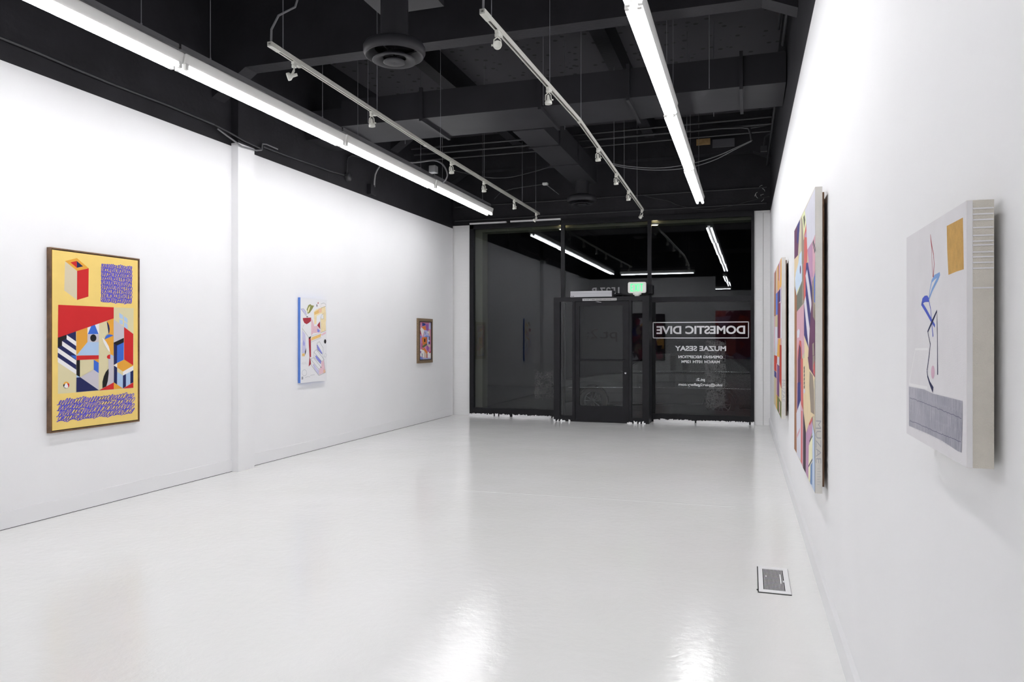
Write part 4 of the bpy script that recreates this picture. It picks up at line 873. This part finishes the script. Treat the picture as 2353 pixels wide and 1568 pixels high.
l('red', [(382, 578), (398, 750), (408, 950), (425, 1190)], .0012, d1); l('red', [(382, 578), (404, 740), (430, 870), (441, 1000), (430, 1195)], [.0012, .0022, .0018, .0016, .003], d1)
l('lb', [(375, 1510), (385, 1380), (410, 1250), (450, 1190), (520, 1145)], [.003, .002, .003, .005, .004], d1); l('lb', [(375, 1510), (415, 1380), (470, 1260), (500, 1200), (522, 1140)], [.002, .004, .0045, .004, .003], d1)
l('bl', [(372, 80), (350, 58), (315, 62), (285, 90), (270, 125), (340, 240), (400, 350), (462, 455)], [.004, .007, .007, .006, .005, .005, .0045, .0035], e1); l('bl', [(372, 80), (400, 210), (418, 400), (438, 610)], [.002, .0018, .002, .003], e1)
l('nv', [(510, 1165), (505, 900), (500, 600), (492, 400), (488, 235), (430, 375), (362, 540), (402, 720), (385, 900), (360, 1110)], [.0035, .0024, .002, .0022, .003, .0038, .0032, .0025, .0025, .0025], e1)
l('nv', [(360, 1110), (368, 1190), (400, 1290), (450, 1395)], [.0025, .003, .004, .007], e1)
S.append(('e', 'pk', (2080 + 443 / 6.273, 680 + 1130 / 6.273, 25 / 6.273, 98 / 6.273)))
l('wh', [(105, 1330), (190, 800), (370, 795)], .0025, e1); l('wh', [(110, 1325), (370, 1365)], .003, e1)
S.append(('p', 'hatch', g1_([(110, 180), (350, 215), (500, 280), (940, 370), (945, 700), (940, 1200), (880, 1180), (640, 1030), (420, 930), (120, 820)])))
rh = random.Random(11)
for row in range(5):                                         # rows of up-and-down pencil hatching
    q_ = []
    for k in range(150):
        f_ = k / 149; x_ = 118 + 820 * f_; top = 190 + 190 * f_; bot = 820 + 370 * f_
        c_ = top + (bot - top) * (row + (.06 if k % 2 else .98) + rh.uniform(-.14, .14)) / 5; q_.append((x_ + rh.uniform(-3, 3), c_))
    l('dg', q_, .00042, g1_)
for f0_, f1_ in ((.27, .33), (.86, .80)):
    q_ = [(130 + 800 * k / 40, (190 + 190 * k / 40) + ((820 + 370 * k / 40) - (190 + 190 * k / 40)) * (f0_ + (f1_ - f0_) * k / 40) + rh.uniform(-9, 9)) for k in range(41)]
    l('dg', q_, .0006, g1_)
def drips(t):
    m_ = MB(); GW = K4['wh']
    for yy in (468, 481, 494, 512, 530, 543, 552, 568, 579, 592, 605, 650):
        z = atX(2240, yy + 12, .38).z
        m_.box((.376, 1.4935, z - .0012), (.408, 1.4952, z + .0012), GW)
    m_.box((.3668, 1.4938, 1.2285), (.3758, 1.4948, 1.7015), GW)
    m_.build('paint_drips', t, label='white paint drips on the raw linen edge')
painting('pale canvas with thin line figure, ochre block and grey hatching, nearest on right wall', GESSO, LINEN, [(2087.5, 549), (2219, 468), (2229, 1081), (2091.7, 1008.6)], (2.0, 1.495, 1.702, 1.228), lambda y: .374 - .0076 * y + .004, lambda y: .409 - .0076 * (y - 1.5), True, K4, S, extra=drips)

# --- 5 large patchwork painting ------------------------------------------
h1 = crop(1820, 425, 7.293); i1 = crop(1820, 620, 6.813); j1 = crop(1820, 840, 5.413); S = []
K5 = dict(plum=pm('plum', (.42, .26, .38), var=.1, vs=8), indigo=pm('indigo', (.25, .24, .48)), stone=pm('stone', (.80, .77, .68), var=.04, vs=10), taupe=pm('taupe', (.60, .55, .50), var=.06, vs=10), straw=pm('straw', (.89, .81, .66), var=.05, vs=8), lime=pm('lime', (.88, .90, .72)), dgr=pm('dark_green', (.32, .33, .29)),
          coral=pm('coral', (.82, .42, .40), var=.05, vs=8), lav=pm('lavender_white', (.84, .84, .88), var=.04, vs=5), rose=pm('rose5', (.83, .66, .71), var=.06, vs=7), mauve=pm('mauve5', (.74, .58, .70), var=.08, vs=7), sky=pm('sky', (.80, .87, .94), var=.04, vs=8), sage=pm('sage', (.46, .47, .43), var=.08, vs=9), brown=pm('brown', (.62, .44, .33), var=.08, vs=8), royal=pm('royal5', (.38, .50, .82)), pale=pm('pale_violet', (.87, .85, .89)), dark=pm('aubergine', (.28, .24, .28)), steel=pm('steel_blue', (.45, .56, .72)), lblue=pm('ice', (.76, .82, .90)), ly=pm('pale_lemon', (.93, .92, .78)), ink=pm('ink', (.35, .35, .37)))
def p(col, pts, f): S.append(('p', col, f(pts)))
p('stone', [(36, 775), (385, 30), (385, 3000), (36, 3000)], h1)
p('plum', [(36, 775), (128, 585), (97, 1240), (38, 1300)], h1); p('indigo', [(85, 660), (133, 580), (120, 800), (97, 1040), (78, 1000)], h1)
p('stone', [(130, 590), (160, 540), (158, 1300), (97, 1300)], h1); p('taupe', [(152, 550), (170, 600), (200, 1000), (190, 1600), (158, 1600)], h1)
p('lime', [(165, 520), (210, 430), (240, 600), (205, 900), (190, 1000)], h1); p('dgr', [(185, 560), (205, 515), (215, 620), (198, 780)], h1)
p('coral', [(198, 900), (232, 690), (250, 1200), (240, 1620), (190, 1620)], h1); p('mauve', [(205, 920), (232, 830), (240, 950), (215, 950)], h1)
p('lav', [(210, 430), (385, 45), (385, 930), (330, 1060), (248, 1185), (232, 690)], h1)
p('mauve', [(248, 1190), (340, 1050), (385, 930), (385, 1700), (300, 1700)], h1); p('rose', [(330, 1060), (385, 940), (380, 1600), (335, 1600)], h1)
for q in ((345, 1100), (358, 1165), (368, 1240)): l('ink', [(q[0] - 8, q[1] + 12), (q[0] + 12, q[1] - 35)], .012, h1)
p('straw', [(38, 1300), (97, 1240), (110, 1500), (45, 1700)], h1); p('sky', [(60, 1560), (105, 1380), (120, 1240), (158, 1180), (160, 1640), (60, 1640)], h1)
# middle crop
p('brown', [(42, 330), (75, 480), (75, 1560), (45, 1560)], i1); p('sky', [(48, 200), (60, 130), (110, 0), (152, 0), (152, 275), (70, 495), (55, 380)], i1); p('lime', [(72, 480), (75, 440), (125, 330), (100, 430)], i1); S.append(('e', 'plum', (1820 + 128 / 6.813, 620 + 85 / 6.813, 9 / 6.813, 72 / 6.813)))
p('sage', [(75, 490), (152, 275), (170, 240), (180, 640), (75, 755)], i1); p('taupe', [(152, 40), (175, 40), (175, 640), (152, 660)], i1)
p('coral', [(172, 0), (225, 0), (225, 180), (205, 540), (180, 620)], i1)
p('rose', [(75, 755), (180, 655), (190, 1000), (190, 1400), (75, 1600)], i1); p('lav', [(78, 1060), (105, 1030), (118, 1070), (108, 1165), (80, 1165)], i1)
p('indigo', [(215, 0), (250, 0), (300, 400), (285, 760), (275, 850), (245, 1370), (180, 1150), (180, 660), (205, 540), (205, 210)], i1)
p('pale', [(228, 110), (205, 210), (275, 835), (292, 700), (265, 400)], i1); p('pale', [(205, 535), (182, 655), (245, 1362), (272, 1150), (235, 850)], i1)
p('mauve', [(240, 0), (320, 0), (305, 350), (298, 420)], i1); p('rose', [(310, 0), (362, 0), (362, 160), (335, 240), (320, 320)], i1)
p('taupe', [(305, 340), (335, 240), (330, 680), (350, 720), (355, 960), (305, 900)], i1); p('royal', [(330, 300), (368, 175), (362, 690), (330, 670)], i1)
p('plum', [(300, 400), (310, 900), (355, 970), (355, 1570), (235, 1570), (275, 850), (290, 720)], i1)
p('straw', [(180, 1150), (245, 1370), (235, 1570), (190, 1570)], i1); p('coral', [(90, 1380), (115, 1210), (140, 1230), (155, 1570), (88, 1570)], i1); p('plum', [(92, 1500), (112, 1265), (132, 1330), (138, 1570), (90, 1570)], i1)
p('taupe', [(298, 1320), (322, 1300), (325, 1570), (300, 1570)], i1)
# lower crop
p('brown', [(38, 0), (65, 0), (65, 1050), (35, 995)], j1); p('rose', [(62, 0), (135, 0), (135, 480), (60, 620)], j1); p('plum', [(72, 0), (105, 0), (105, 300), (72, 300)], j1); p('indigo', [(70, 268), (104, 268), (106, 490), (66, 600)], j1); p('coral', [(106, 0), (130, 0), (132, 600), (108, 520)], j1)
p('straw', [(130, 0), (190, 0), (205, 135), (275, 270), (270, 700), (225, 700), (162, 860), (135, 600)], j1)
p('plum', [(185, 0), (278, 0), (275, 270), (200, 140)], j1); p('taupe', [(240, 0), (262, 0), (262, 130), (238, 170)], j1); p('coral', [(246, 120), (262, 60), (264, 250), (245, 200)], j1)
p('taupe', [(205, 170), (240, 230), (260, 560), (255, 680), (215, 640), (200, 340)], j1); p('stone', [(250, 300), (275, 270), (275, 950), (255, 900)], j1)
for yy in (110, 150, 195, 240, 285, 330): l('ink', [(140, yy + 15), (150, yy)], .01, j1)
S.append(('e', 'lav', (1820 + 145 / 5.413, 840 + 385 / 5.413, 9 / 5.413, 28 / 5.413)))
p('lav', [(58, 610), (105, 480), (105, 1140), (62, 1060)], j1); p('peach5' if False else 'rose', [(64, 850), (98, 780), (96, 820), (66, 890)], j1)
p('rose', [(104, 520), (134, 600), (134, 1230), (104, 1150)], j1); p('coral', [(112, 600), (124, 600), (120, 1180), (108, 1150)], j1)
p('dark', [(132, 600), (162, 850), (162, 1290), (130, 1230)], j1)
p('mauve', [(162, 860), (195, 760), (232, 695), (235, 860), (200, 940), (185, 1370), (158, 1280)], j1); p('coral', [(195, 760), (232, 692), (230, 740), (200, 790)], j1)
p('ly', [(192, 1000), (232, 900), (228, 1180), (200, 1400), (185, 1370)], j1); p('lblue', [(232, 760), (255, 900), (262, 1230), (255, 1510), (205, 1420), (230, 1150)], j1); p('steel', [(208, 1210), (228, 1180), (225, 1420), (205, 1410)], j1); p('coral', [(205, 1410), (232, 1470), (240, 1500), (210, 1440)], j1)
l('ink', [(188, 1220), (228, 1155)], .006, j1); l('ink', [(200, 960), (232, 905)], .005, j1)
CANV = mat('primed_canvas_edge', (.72, .70, .655), rough=.85, lin=True, var=.05, vscale=6, bump=.3, bscale=400)
PEN = pm('pencil_edge', (.70, .70, .72))
def edge_text(yy, x0, x1, rows, zs):
    def fn(t):
        m_ = MB()
        for txt, za, zb in rows:                                     # text running down the canvas edge
            vs, fs = text_mesh(txt, -.01); xs = [v.x for v in vs]; ys = [v.y for v in vs]; a_, b_, c_, d_ = min(xs), max(xs), min(ys), max(ys)
            m_.grid([(x0 + (x1 - x0) * (v.y - c_) / (d_ - c_), yy(0) - (.0008 if v.z > 0 else .0003), za + (zb - za) * (v.x - a_) / (b_ - a_)) for v in vs], fs, PEN)
        for k in range(7):                                               # small illegible pencil marks under the capitals
            zz = rows[0][2] - .03 - k * .014; m_.box((x0 + .006, yy(0) - .0006, zz), (x0 + .006 + .012 * (1 + k % 2 * .6), yy(0) - .0002, zz + .0016), PEN)
        m_.build('edge_lettering', t, label='pencil capitals running down the canvas edge')
        s_ = MB(); s_.box(zs[0], zs[1], mat('stretcher_wood', (.20, .11, .06), rough=.7, lin=True)); s_.build('stretcher', t, label='dark stretcher bar behind the canvas')
    return fn
painting('very large patchwork painting with navy and white stripes, middle of the right wall', K5['stone'], CANV, [h1([(36, 775)])[0], h1([(386, 28)])[0], j1([(252, 1512)])[0], j1([(34, 992)])[0]], (5.98, 4.28, 2.275, .628), lambda y: .3365 - .0076 * (y - 4.28), lambda y: .372 - .0076 * (y - 4.28), True, K5, S,
         extra=edge_text(lambda _: 4.28, .340, .366, [('MUZAE', 1.02, .79)], ((.373, 4.31, .66), (XR(5.9) - .004, 5.95, 2.25))))

# --- 6 farther patchwork painting ----------------------------------------
k1 = crop(1780, 590, 8.257); l1 = crop(1780, 770, 7.83); m1 = crop(1760, 580, 7.125); n1 = crop(1760, 780, 4.48); S = []
K6 = dict(K5); K6.update(amber=pm('amber', (.89, .68, .36), var=.05, vs=6), wine=pm('wine', (.55, .24, .32)), olive=pm('olive6', (.44, .47, .28)), redp=pm('red6', (.74, .27, .22)), violet6=pm('violet6', (.47, .33, .50)), sand=pm('sand', (.78, .73, .60)))
p('rose', [(130, 325), (250, 95), (262, 1568), (130, 1568)], m1); p('brown', [(140, 330), (165, 280), (160, 980), (130, 980)], m1); p('stone', [(165, 280), (180, 250), (180, 560), (160, 640)], m1); p('amber', [(185, 235), (205, 200), (215, 560), (190, 590)], m1); p('plum', [(202, 195), (210, 190), (212, 430), (205, 430)], m1)
p('amber', [(235, 130), (258, 95), (262, 470), (245, 520), (215, 540), (232, 380)], m1); p('royal', [(160, 630), (200, 600), (195, 940), (162, 960)], m1); p('indigo', [(195, 600), (235, 545), (238, 730), (200, 770)], m1); p('plum', [(190, 600), (212, 590), (212, 1320), (192, 1320)], m1); p('wine', [(210, 770), (240, 750), (240, 1310), (210, 1320)], m1)
p('lav', [(240, 560), (250, 520), (262, 800), (262, 1310), (243, 1310)], m1); p('plum', [(252, 520), (262, 540), (262, 760), (254, 760)], m1); p('sand', [(148, 980), (192, 950), (192, 1140), (145, 1150)], m1); p('lav', [(145, 1150), (190, 1140), (190, 1568), (145, 1568)], m1); p('amber', [(205, 1330), (245, 1320), (235, 1568), (200, 1568)], m1); p('redp', [(240, 1568), (255, 1400), (268, 1500), (268, 1568)], m1)
p('lav', [(90, 0), (118, 0), (115, 128), (90, 128)], n1); p('amber', [(122, 0), (145, 0), (142, 130), (118, 132)], n1); p('redp', [(82, 128), (118, 128), (112, 305), (82, 292)], n1); p('lav', [(118, 130), (142, 136), (142, 225), (118, 215)], n1); p('redp', [(145, 0), (168, 0), (170, 470), (158, 480), (145, 400)], n1)
p('indigo', [(84, 295), (110, 315), (110, 380), (84, 365)], n1); p('sand', [(84, 370), (110, 382), (108, 740), (84, 690)], n1); p('rose', [(110, 210), (120, 210), (120, 570), (110, 570)], n1); p('violet6', [(118, 215), (144, 230), (144, 590), (118, 570)], n1)
p('straw', [(145, 400), (168, 480), (168, 640), (145, 590)], n1); p('amber', [(108, 570), (122, 570), (122, 765), (108, 740)], n1); p('olive', [(118, 570), (168, 630), (168, 832), (120, 768)], n1); p('rose', [(144, 630), (154, 640), (152, 780), (144, 775)], n1)
painting('tall narrow-looking patchwork painting of coloured bars, farthest on the right wall', K6['sand'], CANV, [(1778.4, 626), (1795.3, 594), (1798.5, 966), (1778.3, 934)], (9.72, 7.86, 2.275, .66), lambda y: .306 - .0076 * (y - 7.86), lambda y: .345 - .0076 * (y - 7.86), True, K6, S,
         extra=edge_text(lambda _: 7.86, .31, .338, [('MUZAE', 1.05, .83)], ((.3455, 7.9, .69), (XR(9.6) - .004, 9.68, 2.25))))

# --- paintings behind the camera, visible only as reflections ------------
def back_painting(label, x0, x1, y, z0, z1, seed, fr=True, cols=('indigo', 'wine', 'amber', 'lav', 'coral', 'royal', 'violet6')):
    t = thing('painting', ((x0 + x1) / 2, y, z0), label, 'painting'); r_ = random.Random(seed); m_ = MB()
    m_.box((x0, y + .001, z0), (x1, y + .03, z1), K6['wine' if not fr else 'dark']); k = 0
    for i in range(60):
        cx, cz = r_.uniform(x0, x1), r_.uniform(z0, z1); k += 1; n = r_.choice((3, 4, 5)); s_ = r_.uniform(.06, .2) * (x1 - x0); a0 = r_.uniform(0, 6)
        m_.face([(min(x1, max(x0, cx + s_ * math.cos(a0 - 2 * math.pi * q / n))), y + .03 + .0001 * k, min(z1, max(z0, cz + s_ * 1.3 * math.sin(a0 - 2 * math.pi * q / n)))) for q in range(n)], K6[r_.choice(cols)])
    m_.build('canvas', t)
    if fr:
        f = MB()
        for q in ((x0 - .03, x0, z0 - .03, z1 + .03), (x1, x1 + .03, z0 - .03, z1 + .03), (x0, x1, z0 - .03, z0), (x0, x1, z1, z1 + .03)): f.box((q[0], y + .001, q[2]), (q[1], y + .045, q[3]), FRAME)
        f.build('frame', t)
back_painting('black-framed patchwork painting on the back wall, mirrored in the right sidelight', -3.95, -2.8, YB, .75, 2.3, 3, True, ('indigo', 'wine', 'dark', 'lav', 'plum', 'taupe', 'dark', 'amber', 'dark'))
back_painting('large red and pink painting in the rear room, mirrored in the right-hand window', -1.5, 1.0, YH, .6, 2.7, 8, False, ('coral', 'wine', 'redp', 'rose', 'steel', 'mauve', 'wine'))
